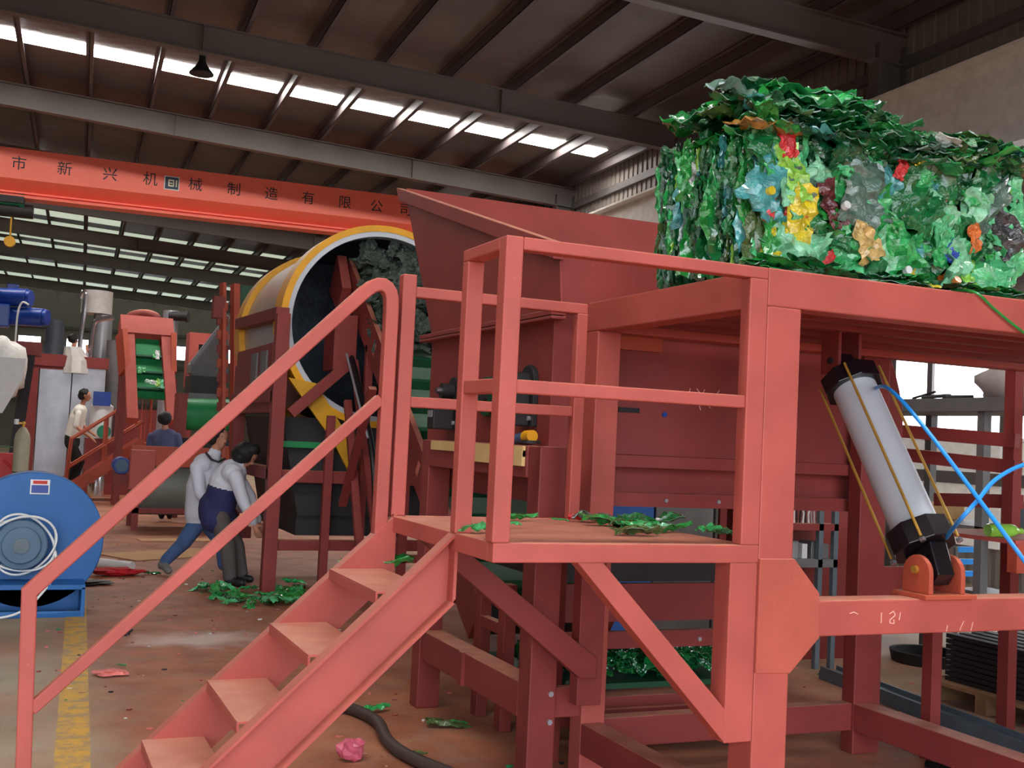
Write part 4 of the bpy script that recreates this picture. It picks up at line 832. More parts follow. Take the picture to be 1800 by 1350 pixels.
pl = MB().box(bc.x-.04, bc.y-.146, bc.z+.40, bc.x+.11, bc.y-.14, bc.z+.52).build('name_plate', M['white'], g); MB().box(bc.x-.03, bc.y-.149, bc.z+.41, bc.x+.10, bc.y-.146, bc.z+.475).build('plate_print', M['blue_motor'], pl); MB().box(bc.x-.02, bc.y-.149, bc.z+.485, bc.x+.09, bc.y-.146, bc.z+.512).build('plate_print', M['red_bright'], pl)
MB().box(bc.x+.20, bc.y-.15, bc.z-.25, bc.x+.225, bc.y-.14, bc.z+.35).build('seam', M['blue'], g)
co = MB(); pts = []
for i in range(150):
    t_ = i/150*2*math.pi*3; r_ = .235+.02*math.sin(i*.31)+.015*math.sin(i*.13); pts.append(bc+Vector((-.08+math.cos(t_)*r_*1.05+.01*math.sin(i*.2), -.27-.06*(i/150)+.015*math.sin(i*.5), math.sin(t_)*r_*.97-.01)))
pts += bez([pts[-1], bc+Vector((.19, -.42, -.2)), bc+Vector((.12, -.5, -.33)), bc+Vector((-.02, -.55, -.48)), bc+Vector((-.2, -.55, -.547)), bc+Vector((-.5, -.5, -.548))], 8)[1:]
o = MB().tube(pts, .010, 6).build('coiled_cable', M['white'], smooth=True); tag(o, 'off-white power cable coiled around the blue blower motor', 'cable')

# ------------------------------------------------------------------ gas cylinder
gp = at(42, 735, 17.3); gp = Vector((gp.x, gp.y, 0))
g = thing('gas_cylinder', gp, 'tall beige-grey gas cylinder standing behind the blue blower', 'gas cylinder')
MB().lathe(gp, (0, 0, 1), [(0, .105), (.02, .115), (1.25, .115), (1.33, .10), (1.40, .06), (1.43, .035)], 24).build('body', M['gas_grey'], g, smooth=True)
MB().lathe(gp, (0, 0, 1), [(.74, .117), (.755, .117)], 24).build('band', M['dark'], g)
MB().cyl(gp+Vector((0, 0, 1.43)), gp+Vector((0, 0, 1.52)), .02, n=10).cyl(gp+Vector((-.09, 0, 1.49)), gp+Vector((.03, 0, 1.49)), .016, n=10).build('valve', M['brass'], g); MB().cyl(gp+Vector((-.10, 0, 1.47)), gp+Vector((-.10, 0, 1.55)), .035, n=14).build('gauge', M['white'], g)
# welding trolley with red box and green hose at the left edge
wp = at(14, 870, 18.0); wp = Vector((wp.x, wp.y, 0))
g = thing('gas_trolley', wp, 'red gas trolley with coloured hoses at the left edge behind the blower', 'trolley')
MB().box(wp.x-.25, wp.y-.2, .55, wp.x+.2, wp.y+.2, 1.0).build('tool_box', M['red_bright'], g, .01)
MB().tube([wp+Vector((-.25, 0, .05)), wp+Vector((-.25, 0, 1.1)), wp+Vector((.2, 0, 1.1)), wp+Vector((.2, 0, .05))], .02).build('frame', M['green_strip'], g)
MB().tube(bez([wp+Vector((-.1, -.22, .9)), wp+Vector((.15, -.25, .6)), wp+Vector((-.1, -.25, .35)), wp+Vector((.2, -.25, .1))]), .02).build('hose', M['red_bright'], g)
for x in (-.2, .15): MB().cyl(wp+Vector((x-.03, .15, .12)), wp+Vector((x+.03, .15, .12)), .12).build('wheel', M['rubber'], g)

# ------------------------------------------------------------------ far stair with rails
s0 = ground(108, 880)
g = thing('far_stair', s0, 'orange-red stair with thin rails climbing to the far machine at left', 'stair')
run, rise = 1.45, 1.12; OR = M['red_orange']
for dy in (0, .7):
    MB().bar(s0+Vector((0, dy, .08)), s0+Vector((run, dy, rise+.08)), .05, .2).build('stringer', OR, g)
for i in range(6): MB().box(s0.x+.12+i*.23, s0.y+.02, .17+i*.18, s0.x+.36+i*.23, s0.y+.68, .20+i*.18).build('tread', OR, g)
tp = s0+Vector((run, 0, rise))
for dy in (0, .7):
    MB().tube([s0+Vector((.05, dy, .15)), s0+Vector((.12, dy, 1.20)), tp+Vector((.0, dy, 1.05)), tp+Vector((0, dy, 0))], .028, 6).build('handrail', OR, g)
    MB().tube([s0+Vector((.1, dy, .65)), tp+Vector((0, dy, .5))], .022, 6).build('mid_rail', OR, g)
    MB().tube([s0+Vector((.75, dy, .62)), s0+Vector((.75, dy, 1.68))], .024, 6).build('rail_post', OR, g)
MB().box(tp.x, tp.y-.05, tp.z, tp.x+1.5, tp.y+.8, tp.z+.06).build('landing', OR, g)
for x in (.1, 1.4): MB().tube([tp+Vector((x, 0, 0)), tp+Vector((x, 0, 1.0))], .026, 6).build('rail_post', OR, g)
MB().tube([tp+Vector((.1, 0, 1.0)), tp+Vector((1.4, 0, 1.0))], .026, 6).tube([tp+Vector((.1, 0, .05)), tp+Vector((1.4, 0, .05))], .024, 6).build('landing_rail', OR, g)
for x in (.08, 1.4): MB().box(tp.x+x, tp.y+.02, 0, tp.x+x+.08, tp.y+.1, tp.z).build('leg', OR, g)

# ------------------------------------------------------------------ grey sheet housing at the left with what stands on it
c0 = at(56, 858, 25.2); c0.z = .35
w = span(56, 166, 760, 25.2)
g = thing('sheet_metal_housing', (c0.x, c0.y, 0), 'tall grey sheet-metal housing on a dark red base behind the far stair', 'housing')
hh = 2.55
MB().box(c0.x, c0.y, .3, c0.x+w*.48, c0.y+.7, hh+.2).build('panel', M['galv'], g, .01); MB().box(c0.x+w*.49, c0.y-.01, .3, c0.x+w, c0.y+.7, hh+.2).build('panel', M['galv'], g, .01)
MB().box(c0.x-.35, c0.y-.05, 0, c0.x+w+.1, c0.y+.75, .3).build('base', M['red_dark'], g); MB().box(c0.x-.4, c0.y-.05, hh+.2, c0.x+w+.05, c0.y+.75, hh+.45).build('top_frame', M['red_dark'], g)
MB().box(c0.x-.38, c0.y, .3, c0.x-.02, c0.y+.7, hh+.2).build('side_post', M['red_dark'], g)
def on_top(px, py, dep): return at(px, py, dep)
p = on_top(92, 650, 25.7); q = on_top(92, 562, 25.7)
g = thing('vertical_motor', p, 'dark grey vertical motor standing on the grey housing', 'motor')
MB().box(p.x-.3, p.y-.3, p.z, p.x+.3, p.y+.3, p.z+.34).build('gear_box', M['red_dark'], g); MB().cyl((p.x, p.y, p.z+.34), (p.x, p.y, p.z+.62), .23, n=24).cyl((p.x, p.y, p.z+.62), (p.x, p.y, q.z), .19, n=24).build('body', mat('motor_grey', (64, 70, 78), .4), g, smooth=True)
for (px0, px1, py0, py1, nm, lab) in ((108, 158, 656, 608, 'cone', 'white cone hopper beside the man standing high at left'), (42, 74, 652, 606, 'cone', 'white folded sheet hopper left of the dark vertical motor')):
    a = at((px0+px1)/2, py0, 25.55); wd = span(px0, px1, py0, 25.55)/2; ht = at(px0, py1, 25.55).z-a.z
    o = MB().rings([(a+Vector((0, .3, 0)), (1, 0, 0), (0, 1, 0), wd, .45), (a+Vector((0, .3, ht*.5)), (1, 0, 0), (0, 1, 0), wd*.95, .4), (a+Vector((-wd*.25, .3, ht)), (1, 0, 0), (0, 1, 0), wd*.6, .3)], 10).build('cone_hopper', M['white_cloth']); tag(o, lab, 'hopper')
p = at(128, 692, 26.2); o = MB().box(p.x-1.2, p.y-.1, p.z-.15, p.x+.24, p.y+.5, p.z-.05).box(p.x-1.1, p.y+.3, 0, p.x-1.0, p.y+.4, p.z-.15).box(p.x+.1, p.y+.3, 0, p.x+.2, p.y+.4, p.z-.15).build('walkway', M['red_dark']); tag(o, 'dark red walkway behind the grey housing', 'walkway')
# blue geared motors high at the left edge
for (px, py, lab, L_) in ((6, 522, 'blue gear motor at the left edge, the upper of two', .55), (28, 556, 'blue gear motor at the left edge, the lower with a grey cable', .62)):
    p = at(px, py, 21.0); g = thing('gear_motor', p, lab, 'motor', 'blue gear motors')
    MB().cyl(p+RH*-.1, p+RH*(L_-.1), .17, n=24).cyl(p+RH*(L_-.1), p+RH*(L_-.03), .15, n=24).build('motor', M['blue_motor'], g, .01, smooth=True); MB().box(p.x-.55, p.y-.2, p.z-.22, p.x-.1, p.y+.2, p.z+.2).build('gear_box', M['blue_motor'], g, .03); MB().box(p.x+.05, p.y-.1, p.z+.14, p.x+.25, p.y+.1, p.z+.24).build('terminal_box', M['blue_motor'], g, .01)
p = at(28, 556, 20.8); o = MB().tube(bez([p+RH*.22+Vector((0, 0, .22)), p+RH*.1+Vector((0, 0, .26)), p+RH*.03+Vector((0, 0, .05)), p+RH*.02+Vector((0, 0, -.5)), p+RH*.0+Vector((0, 0, -.9))]), .018).build('cable', M['white']); tag(o, 'grey cable looping down from the lower blue gear motor', 'cable')
p = at(-6, 655, 21.2); g = thing('extruder_stand', (p.x, p.y, 0), 'dark red machine stand at the left edge under the blue gear motors', 'stand')
MB().box(p.x-.6, p.y-.1, 0, p.x-.1, p.y+.7, 2.9).build('column', M['red_dark'], g); MB().box(p.x-.6, p.y-.15, 2.75, p.x+.75, p.y+.5, 3.0).build('arm', M['red_dark'], g); MB().bar(Vector((p.x+.55, p.y, 2.8)), Vector((p.x+.35, p.y, .2)), .12, .2).build('brace', M['dark'], g)
p = at(5, 645, 20.2); o = MB().ball(p, .42, .3, .55, wob=.15, seed=4).build('bulk_bag', M['white_cloth'], smooth='all'); tag(o, 'beige filled bulk bag at the left edge under the blue motors', 'bag')
p = at(-5, 690, 19.6); o = MB().prism([p+Vector((-.5, 0, -.35)), p+Vector((.1, 0, -.35)), p+Vector((.38, 0, .25)), p+Vector((.42, 0, .62)), p+Vector((-.5, 0, .62))], (0, .4, 0)).build('sheet_hood', M['white']); tag(o, 'white sheet-metal hood at the left edge above the gas trolley', 'hood')
# ducts
def duct(px, pya, pyb, dep, r, lab, m='galv'):
    a, b_ = at(px, pyb, dep), at(px, pya, dep); o = MB().cyl((a.x, a.y, a.z if pyb < 600 else 0), (a.x, a.y, b_.z), r, n=24).build('duct', M[m], smooth=True); tag(o, lab, 'duct')
duct(169, 512, 552, 27.5, .36, 'wide short grey duct hood under the roof beside the bent pipe', 'runway'); duct(171, 553, 720, 27.5, .22, 'tall grey duct below the wide duct hood')
o = MB().tube(bez([Vector((at(138, 640, 27).x, at(138, 640, 27).y, 0)), at(138, 660, 27), at(141, 600, 27), at(147, 555, 27), at(150, 520, 27), at(147, 513, 27), at(141, 524, 27)]), .055).build('bent_pipe', M['chrome'], smooth=True); tag(o, 'shiny bent steel pipe with hooked top left of the wide duct', 'pipe')
o = MB().tube(bez([Vector((at(155, 655, 26.5).x, at(155, 655, 26.5).y, 0)), at(155, 665, 26.5), at(160, 610, 26.5), at(166, 570, 26.5), at(176, 562, 26.5), at(200, 558, 26.5)]), .06).build('bent_pipe', M['chrome'], smooth=True); tag(o, 'shiny bent steel pipe turning right above the green belt conveyor', 'pipe')
duct(194, 598, 745, 27, .20, 'grey vertical duct left of the green belt conveyor', 'grey_paint'); duct(290, 545, 720, 24, .16, 'shiny vertical duct right of the green belt conveyor', 'galv')
o = MB().tube(bez([at(225, 585, 24.2), at(225, 562, 24.2), at(240, 553, 24.2), at(262, 553, 24.2), at(276, 562, 24.2), at(276, 590, 24.2)]), .10, 10).build('arched_duct', M['red_dark'], smooth=True); tag(o, 'dark red arched pipe above the green belt conveyor', 'duct')
p = at(315, 556, 24); o = MB().cyl(p-RH*.2, p+RH*.15, .10, n=18).cyl(p+RH*.15, p+RH*.2, .12, n=18).build('small_motor', M['dark']); tag(o, 'small dark motor beside the top of the shiny vertical duct', 'motor')

# ------------------------------------------------------------------ upright conveyor with green belt
def up_conveyor(px, pyt, pyb, dep, lab, w, belt=True):
    b0 = at(px, pyb, dep); t0 = at(px, pyt, dep); H = t0.z-b0.z
    g = thing('elevating_conveyor', (b0.x, b0.y, 0), lab, 'conveyor')
    top = Vector((b0.x-.03*H, b0.y+.55*H, t0.z)); bot = Vector((b0.x+.03*H, b0.y, b0.z)); dv_ = (top-bot).normalized(); nn = RH.cross(dv_).normalized(); n2 = -nn if nn.y > 0 else nn
    n2 = Vector((0, -dv_.z, dv_.y)).normalized()
    def q(x, t_, u=0): return bot+dv_*t_+Vector((x, 0, 0))+n2*u
    LL_ = (top-bot).length
    MB().prism([q(-w*.5, 0), q(w*.5, 0), q(w*.42, LL_), q(-w*.42, LL_)], n2*-.04).build('belt', M['green_belt'], g)
    t_ = .15
    i = 0
    while t_ < LL_-.1:
        MB().prism([q(-w*.45, t_, 0), q(w*.45, t_, 0), q(w*.45, t_+.04, 0), q(-w*.45, t_+.04, 0)], n2*.09).build('cleat', M['green_dark'], g)
        t_ += .36; i += 1
    for s in (-1, 1): MB().prism([q(s*(w*.5+.10)-.10, -.5, .10), q(s*(w*.5+.10)+.10, -.5, .10), q(s*(w*.42+.13)+.10, LL_+.12, .10), q(s*(w*.42+.13)-.10, LL_+.12, .10)], n2*-.22).build('side_frame', M['red'], g)
    MB().prism([q(-w*.95, LL_+.05, .12), q(w*.95, LL_+.05, .12), q(w*.95, LL_+.45, .12), q(-w*.95, LL_+.45, .12)], n2*-.5).build('head_hood', M['red'], g)
    for s in (-1, 1): MB().bar(q(s*w*.92, LL_+.1, 0), q(s*w*.85, LL_*.45, -.1), .10, .4).build('head_side', M['red_orange'], g)
    for s in (-1, 1): MB().box(b0.x+s*(w*.5+.2)-.06, b0.y+.2, 0, b0.x+s*(w*.5+.2)+.06, b0.y+.32, b0.z+.4).box(b0.x+s*(w*.5+.2)-.06, b0.y+.5*H, 0, b0.x+s*(w*.5+.2)+.06, b0.y+.5*H+.12, t0.z-.1).build('leg', M['red_dark'], g)
    rr = random.Random(2)
    for i in range(9 if belt else 0):
        pos = q(rr.uniform(-w*.4, w*.4), rr.choice([.2, .56, .92, 1.64, .3]), .1); k_ = piece(None, pos, rr.choice([RH, Vector((0, 1, 0))]), n2, rr.uniform(.1, .2), 1, rr.choice(['mint', 'pale', 'lime', 'white', 'emerald'])); tag(k_, 'small crushed bottle riding on the far green belt', 'bottle', 'bottles on the far green belt')
    return g
up_conveyor(262, 592, 700, 21.5, 'red conveyor with bright green cleated belt rising in the middle distance', .52)
p = at(363, 586, 25); g = thing('red_chute_head', (p.x, p.y, 0), 'red conveyor head with dark window beside the grey chute', 'conveyor')
MB().box(p.x-.35, p.y, p.z-1.2, p.x-.15, p.y+.6, p.z).box(p.x-.15, p.y, p.z-.25, p.x+.5, p.y+.6, p.z).build('head_frame', M['red'], g); MB().box(p.x-.15, p.y+.1, p.z-.9, p.x+.1, p.y+.5, p.z-.25).build('window_box', M['dark'], g); MB().box(p.x-.3, p.y+.2, 0, p.x-.18, p.y+.32, p.z-1.2).build('leg', M['red_dark'], g)
# grey sloping chute and dark box
p = [at(336, 655, 20), at(336, 640, 20), at(402, 556, 20), at(402, 672, 20), at(352, 672, 20)]
g = thing('grey_chute', (p[0].x, p[0].y, 0), 'grey sheet chute with slanting edge left of the orange ladder frame', 'chute')
MB().prism(p, (0, .5, 0)).build('plate', M['grey_paint'], g); MB().bar(p[1]+Vector((0, -.02, 0)), p[2]+Vector((0, -.02, 0)), .04, .06).build('edge_strip', M['galv'], g); MB().bar((p[3].x-.1, p[3].y+.2, 0), (p[3].x-.1, p[3].y+.2, p[3].z), .1, .1).build('leg', M['red_dark'], g)
a = at(331, 735, 19.5); b_ = at(388, 662, 19.5)
g = thing('roller_box', (a.x, a.y, 0), 'dark hood with green roller drum below, left of the orange frame', 'roller')
MB().box(a.x, a.y, at(331, 692, 19.5).z, b_.x, a.y+.7, b_.z).build('hood', M['dark'], g); MB().box(a.x-.02, a.y-.02, at(331, 705, 19.5).z, b_.x, a.y, at(331, 690, 19.5).z).build('apron', M['grey_paint'], g)
c = at(322, 728, 19.3); MB().cyl(c, c+Vector((.85, 0, .03)), .27, n=30).build('roller', M['green_belt'], g, smooth=True); MB().box(c.x-.12, c.y-.3, c.z-.4, c.x+.02, c.y+.3, c.z+.35).build('bearing_plate', M['red_dark'], g)
for x in (-.08, .85): MB().box(c.x+x, c.y+.1, 0, c.x+x+.1, c.y+.2, c.z).build('leg', M['red_dark'], g)
MB().box(c.x-.1, c.y+.05, c.z-.9, c.x+1.1, c.y+.6, c.z-.4).build('belly', M['dark'], g)
# orange ladder-like frame with chain
a = at(405, 700, 15.5); tpz = at(405, 492, 15.5).z
g = thing('ladder_conveyor', (a.x, a.y, 0), 'steep orange-red ladder conveyor rising left of the drum', 'conveyor')
xs_ = [at(397, 600, 15.5).x-a.x, at(416, 600, 15.5).x-a.x]
for dx, m_, w_ in ((-.07, 'red_orange', .05), (.10, 'red_orange', .09)): MB().bar(Vector((a.x+dx+.06, a.y, 0)), Vector((a.x+dx-.06, a.y+.4, tpz)), w_, .12).build('side_rail', M[m_], g)
for i in range(14): MB().box(a.x-.09-.008*i, a.y+.02+.026*i, .6+i*.2, a.x+.06-.008*i, a.y+.10+.026*i, .72+i*.2).build('slat', M['red_orange'] if i % 2 else M['red_dark'], g)
MB().box(a.x+.12, a.y+.4, tpz-.5, a.x+.75, a.y+.8, tpz).build('head_box', M['green_dark'], g); MB().box(a.x-.25, a.y+.3, tpz-.5, a.x-.1, a.y+.5, tpz-.2).build('motor_box', M['red_dark'], g)

# ------------------------------------------------------------------ roller machine in front of the man in blue
a = ground(230, 932); x1_ = at(390, 850, 17.2).x
g = thing('sorting_machine', (a.x+.6, a.y, 0), 'low red machine with grey drum trough and legs in the middle distance', 'machine')
ztop = at(230, 782, 17.0).z
MB().box(a.x-.06, a.y, ztop-.30, a.x+1.55, a.y+.08, ztop).build('front_board', M['red_orange'], g)
MB().cyl((a.x+.1, a.y+.35, ztop-.62), (a.x+1.5, a.y+.35, ztop-.62), .42, n=30).build('drum', mat('drum_grey', (120, 124, 116), .4, .3), g, smooth=True)
MB().box(a.x, a.y+.05, .28, a.x+1.55, a.y+.8, .62).build('tray', M['green_dark'], g); MB().box(a.x-.08, a.y-.06, ztop-.65, a.x+.28, a.y+.02, ztop-.06).build('guard', M['red'], g, .02)
for x in (0, 1.45):
    for y in (0, .75): MB().box(a.x+x, a.y+y, 0, a.x+x+.09, a.y+y+.09, ztop-.3).build('leg', M['red_dark'], g)
MB().box(a.x, a.y, .25, a.x+1.5, a.y+.06, .33).build('cross_bar', M['red_dark'], g)
p = at(213, 818, 16.9); g2 = thing('blue_drive_motor', p, 'small round blue drive motor on the left side of the sorting machine', 'motor')
MB().cyl(p+Vector((0, -.12, 0)), p+Vector((0, .25, 0)), .125, n=26).build('body', M['blue_motor'], g2, .01, smooth=True); MB().cyl(p+Vector((0, -.14, 0)), p+Vector((0, -.12, 0)), .09, n=22).build('fan_cover', M['blue_dull'], g2); MB().box(p.x-.1, p.y-.05, p.z-.28, p.x+.22, p.y+.2, p.z-.12).build('foot', M['red_dark'], g2)
# white/blue pump set by the far stair
p = at(178, 735, 24.5); g = thing('pump_set', (p.x, p.y, 0), 'white and blue pump set between the far stair rails', 'pump')
MB().lathe((p.x, p.y, 0), (0, 0, 1), [(1.2, .24), (1.9, .24), (1.98, .12)], 20).build('white_tank', M['white'], g, smooth=True); MB().box(p.x-.2, p.y-.27, 1.9, p.x+.15, p.y-.1, 2.2).build('control_box', M['blue_motor'], g); MB().box(p.x-.3, p.y-.2, 0, p.x+.3, p.y+.3, 1.2).build('stand', M['red_dark'], g); MB().cyl((p.x+.05, p.y-.4, 1.35), (p.x+.05, p.y-.2, 1.35), .14, n=18).build('pump', M['green_motor'], g)
p = at(235, 760, 24.6); o = MB().box(p.x-.4, p.y, 0, p.x+.7, p.y+1.2, p.z+.5).build('red_casing', M['red_dark']); tag(o, 'dark red machine casing under the green belt conveyor', 'casing')
p = at(168, 860, 23.6); o = MB().lathe((p.x, p.y, 0), (0, 0, 1), [(0, .16), (.3, .18), (.5, .15)], 16).build('metal_bin', M['chrome'], smooth=True); tag(o, 'small shiny metal bin on the floor under the far stair', 'bin')

# ------------------------------------------------------------------ right background: shelving, windows side, benches
SXW = 6.6
def rackx(px, py, X=SXW):
    d = at(px, py, 1)-EYE; return EYE+d*(X/d.x)
zt = rackx(1680, 700).z
g = thing('steel_shelving', (SXW+.3, 6.4, 0), 'grey steel shelving along the windows behind the cylinder', 'shelf')
for y in (4.3, 5.2, 6.34, 7.5, 8.6): 
    MB().box(SXW, y, 0, SXW+.07, y+.07, zt).build('upright', M['grey_paint'], g); MB().box(SXW+.6, y, 0, SXW+.67, y+.07, zt).build('upright', M['grey_paint'], g)
MB().box(SXW-.03, 4.2, zt-.10, SXW+.72, 8.8, zt).build('shelf_board', M['grey_paint'], g); MB().box(SXW, 4.2, 1.05, SXW+.7, 8.8, 1.12).build('shelf_board', M['grey_paint'], g); MB().box(SXW, 4.2, .42, SXW+.7, 8.8, .5).build('shelf_board', M['grey_paint'], g)
p = rackx(1690, 700, SXW+.3); o = MB().ball((SXW+.35, 6.25, zt+.13), .26, .46, .22, n=22, m=14, wob=.12, seed=2).build('filled_sack', M['sack'], smooth='all'); tag(o, 'pale grey filled sack lying on top of the shelving', 'sack')
o = MB().ball((SXW+.3, 5.60, zt+.12), .24, .26, .17, n=20, m=12, wob=.14, seed=7).build('filled_sack', M['sack_tan'], smooth='all'); tag(o, 'tan brown sack on top of the shelving beside the pale sack', 'sack')
o = MB().tube(bez([(SXW+.1, 7.1, zt+.02), (SXW+.25, 6.95, zt+.04), (SXW+.1, 6.85, zt+.02), (SXW+.3, 6.75, zt+.03)]), .015).tube([(SXW+.2, 7.3, zt+.02), (SXW+.2, 7.05, zt+.07)], .01).build('scrap_wire', M['dark']); tag(o, 'tangle of wire scraps on the shelving left of the pale sack', 'wire')
rr = random.Random(9)
for i, y in enumerate((5.0, 5.55, 6.0, 7.0, 7.9)):
    o = MB().box(SXW+.1, y, 1.12, SXW+.5, y+rr.uniform(.2, .35), 1.12+rr.uniform(.12, .3)).build('storage_box', M[['dark', 'grey_paint', 'steel_blue', 'sack_tan', 'black'][i]], bev=.01); tag(o, ['dark charcoal', 'mid grey', 'blue grey', 'tan', 'black'][i]+' box on the middle board of the grey shelving', 'box', 'boxes on the grey shelving')
# tool shelf seen between the table leg and the rear leg
tx, ty = 5.1, 6.9
def tsh(px, py, dep=8.4): return at(px, py, dep)
a, b_ = tsh(1392, 915), tsh(1478, 930)
g = thing('tool_shelf', (a.x, a.y, 0), 'dark red tool shelf with rows of small parts seen between the table legs', 'shelf')
zz = [tsh(1430, 922).z, tsh(1430, 985).z, tsh(1430, 872).z]
MB().box(a.x-.1, a.y, zz[0]-.05, b_.x+.1, a.y+.35, zz[0]).build('board', M['red_dark'], g); MB().box(a.x-.1, a.y, zz[1]-.06, b_.x+.1, a.y+.35, zz[1]).build('board', M['grey_paint'], g); MB().box(a.x-.4, a.y+.34, 0, b_.x+.55, a.y+.37, zz[2]+.15).build('back_panel', M['red_dark'], g)
for x in (a.x-.1, b_.x-.08, b_.x+.06): MB().box(x, a.y, 0, x+.04, a.y+.04, zz[2]+.1).build('upright', M['steel_blue'], g)
for i in range(13):
    h = rr.uniform(.10, .16); x = a.x+i*.027
    k_ = MB().tube([(x, a.y+.08, zz[0]), (x+rr.uniform(-.01, .01), a.y+.08, zz[0]+h*.6), (x+rr.uniform(-.012, .012), a.y+.08, zz[0]+h)], .008, 6).build('drill_bit', M[rr.choice(['white', 'galv', 'sack_tan', 'dark'])]); tag(k_, 'thin upright metal part in the row on the tool shelf', 'tool', 'row of upright parts on the tool shelf')
for i, (m_, w_) in enumerate((('blue_motor', .06), ('galv', .05), ('white', .05), ('steel_grey', .07), ('grey_paint', .08))):
    x = a.x-.02+i*.085; k_ = MB().box(x, a.y+.06, zz[1], x+w_, a.y+.2, zz[1]+.11+.02*(i % 2)).build('parts_box', M[m_], bev=.004); tag(k_, ['blue', 'galvanised', 'white', 'steel grey', 'dark grey'][i]+' parts box on the lower board of the tool shelf', 'box')
# red steel bench frame at the right
fx = at(1788, 800, 6.9)
g = thing('red_bench_frame', (fx.x, fx.y, 0), 'red steel frame with cross bars standing at the right edge', 'frame')
MB().box(fx.x-.03, fx.y, 0, fx.x+.04, fx.y+.08, 2.3).build('post', RD, g)
def fbar(py0, py1, pxl, nm='bar'):
    a_1, b_1 = at(pxl, py0, 7.6), at(1790, py1, 6.9); MB().bar(a_1, b_1, .08, .085).build(nm, RD, g)
fbar(757, 775, 1575); fbar(800, 822, 1600); fbar(878, 882, 1650)
MB().box(fx.x-1.3, fx.y+.9, 0, fx.x-1.22, fx.y+.98, 1.75).build('post', RD, g)
t0 = at(1690, 938, 5.9); tz = t0.z
g = thing('red_work_table', (t0.x+.5, t0.y, 0), 'low red steel work table at the right edge with a green bottle on it', 'table')
MB().box(t0.x, t0.y-.35, tz-.02, t0.x+1.4, t0.y+.35, tz).build('top', R, g); MB().box(t0.x, t0.y-.36, tz-.16, t0.x+1.4, t0.y-.30, tz-.02).build('apron', M['red_orange'], g)
for x in (.02, 1.3): MB().box(t0.x+x, t0.y+.2, 0, t0.x+x+.07, t0.y+.27, tz-.02).build('leg', RD, g)
p = at(1762, 930, 5.75); o = MB().lathe((p.x-.10, p.y, tz+.036), (1, -.1, 0), [(0, .03), (.02, .035), (.13, .035), (.16, .03), (.185, .016), (.21, .016)], 14).build('green_bottle', PET['lime'], smooth=True); tag(o, 'lime green bottle lying on the red work table', 'bottle')
# chair with blue slats
p = ground(1705, 1120); g = thing('metal_chair', p, 'grey metal chair with blue back slats under the red work table', 'chair')
for x in (-.18, .18): MB().tube([p+Vector((x, 0, 0)), p+Vector((x, .02, .82))], .02).build('back_leg', M['grey_paint'], g); MB().tube([p+Vector((x, -.36, 0)), p+Vector((x, -.36, .42))], .02).build('front_leg', M['grey_paint'], g)
for z in (.55, .66, .77): MB().box(p.x-.17, p.y, p.z+z, p.x+.17, p.y+.02, p.z+z+.05).build('slat', M['hose_blue'], g)
MB().box(p.x-.2, p.y-.38, .42, p.x+.2, p.y+.02, .45).build('seat', M['grey_paint'], g)
# pallet, stacked grates, pale sack on the floor
p = Vector((5.72, 5.35, 0)); g = thing('wooden_pallet', p, 'dusty brown wooden pallet on the floor at the right edge', 'pallet')
for y in (0, .42, .85): MB().box(p.x, p.y-.35+y, 0, p.x+.82, p.y-.26+y, .11).build('bearer', M['wood'], g)
for x in range(5): MB().box(p.x+x*.17, p.y-.38, .11, p.x+x*.17+.13, p.y+.62, .135).build('board', M['wood'], g)
for i in range(9):
    k_ = MB()
    for s in range(6): k_.box(p.x+.08+s*.115, p.y-.30, .137+i*.035, p.x+.15+s*.115, p.y+.5, .165+i*.035)
    k_.box(p.x+.08, p.y-.30, .14+i*.035, p.x+.72, p.y-.24, .16+i*.035)
    o = k_.build('iron_grate', M['dark']); tag(o, 'black iron grate on the wooden pallet, '+['lowest in the stack', 'second from the bottom', 'third from the bottom', 'fourth from the bottom', 'middle of the stack', 'fourth from the top', 'third from the top', 'second from the top', 'topmost of the stack'][i], 'grate', 'stacked iron grates')
o = MB().ball((SXW+.34, 5.28, .66), .32, .42, .19, n=20, m=12, wob=.1, seed=3).build('floor_sack', M['sack']); tag(o, 'pale sack on the lower board of the grey shelving at the right edge', 'sack')
p = ground(1640, 1172); o = MB().lathe((p.x+.1, p.y+.15, 0), (0, 0, 1), [(0, .28), (.09, .30), (.09, .26), (.02, .25)], 26).build('drain_pan', M['rubber'], smooth=True); tag(o, 'flat black round pan on the floor under the shelving', 'pan')
# floor channel and black cable right
a, b_ = Vector((5.45, 6.6, 0)), Vector((5.0, 3.1, 0)); o = MB().bar(a+Vector((0, 0, .03)), b_+Vector((0, 0, .03)), .16, .06).bar(a+Vector((-.07, 0, .075)), b_+Vector((-.07, 0, .075)), .015, .03).bar(a+Vector((.07, 0, .075)), b_+Vector((.07, 0, .075)), .015, .03).build('floor_channel', M['steel_blue']); tag(o, 'grey steel channel lying on the floor at lower right', 'channel')
o = MB().tube(bez([(4.45, 4.6, .02), (4.6, 4.2, .02), (4.9, 3.7, .02), (5.1, 3.2, .02)]), .02).build('floor_cable', M['black']); tag(o, 'black cable on the floor behind the lower right red beam', 'cable')
o = MB().tube(bez([(3.55, 4.75, .012), (3.7, 4.55, .012), (3.95, 4.5, .012), (4.2, 4.42, .012)]), .009).build('air_hose', M['hose_blue']); tag(o, 'pale blue hose lying on the floor between the table legs', 'hose')
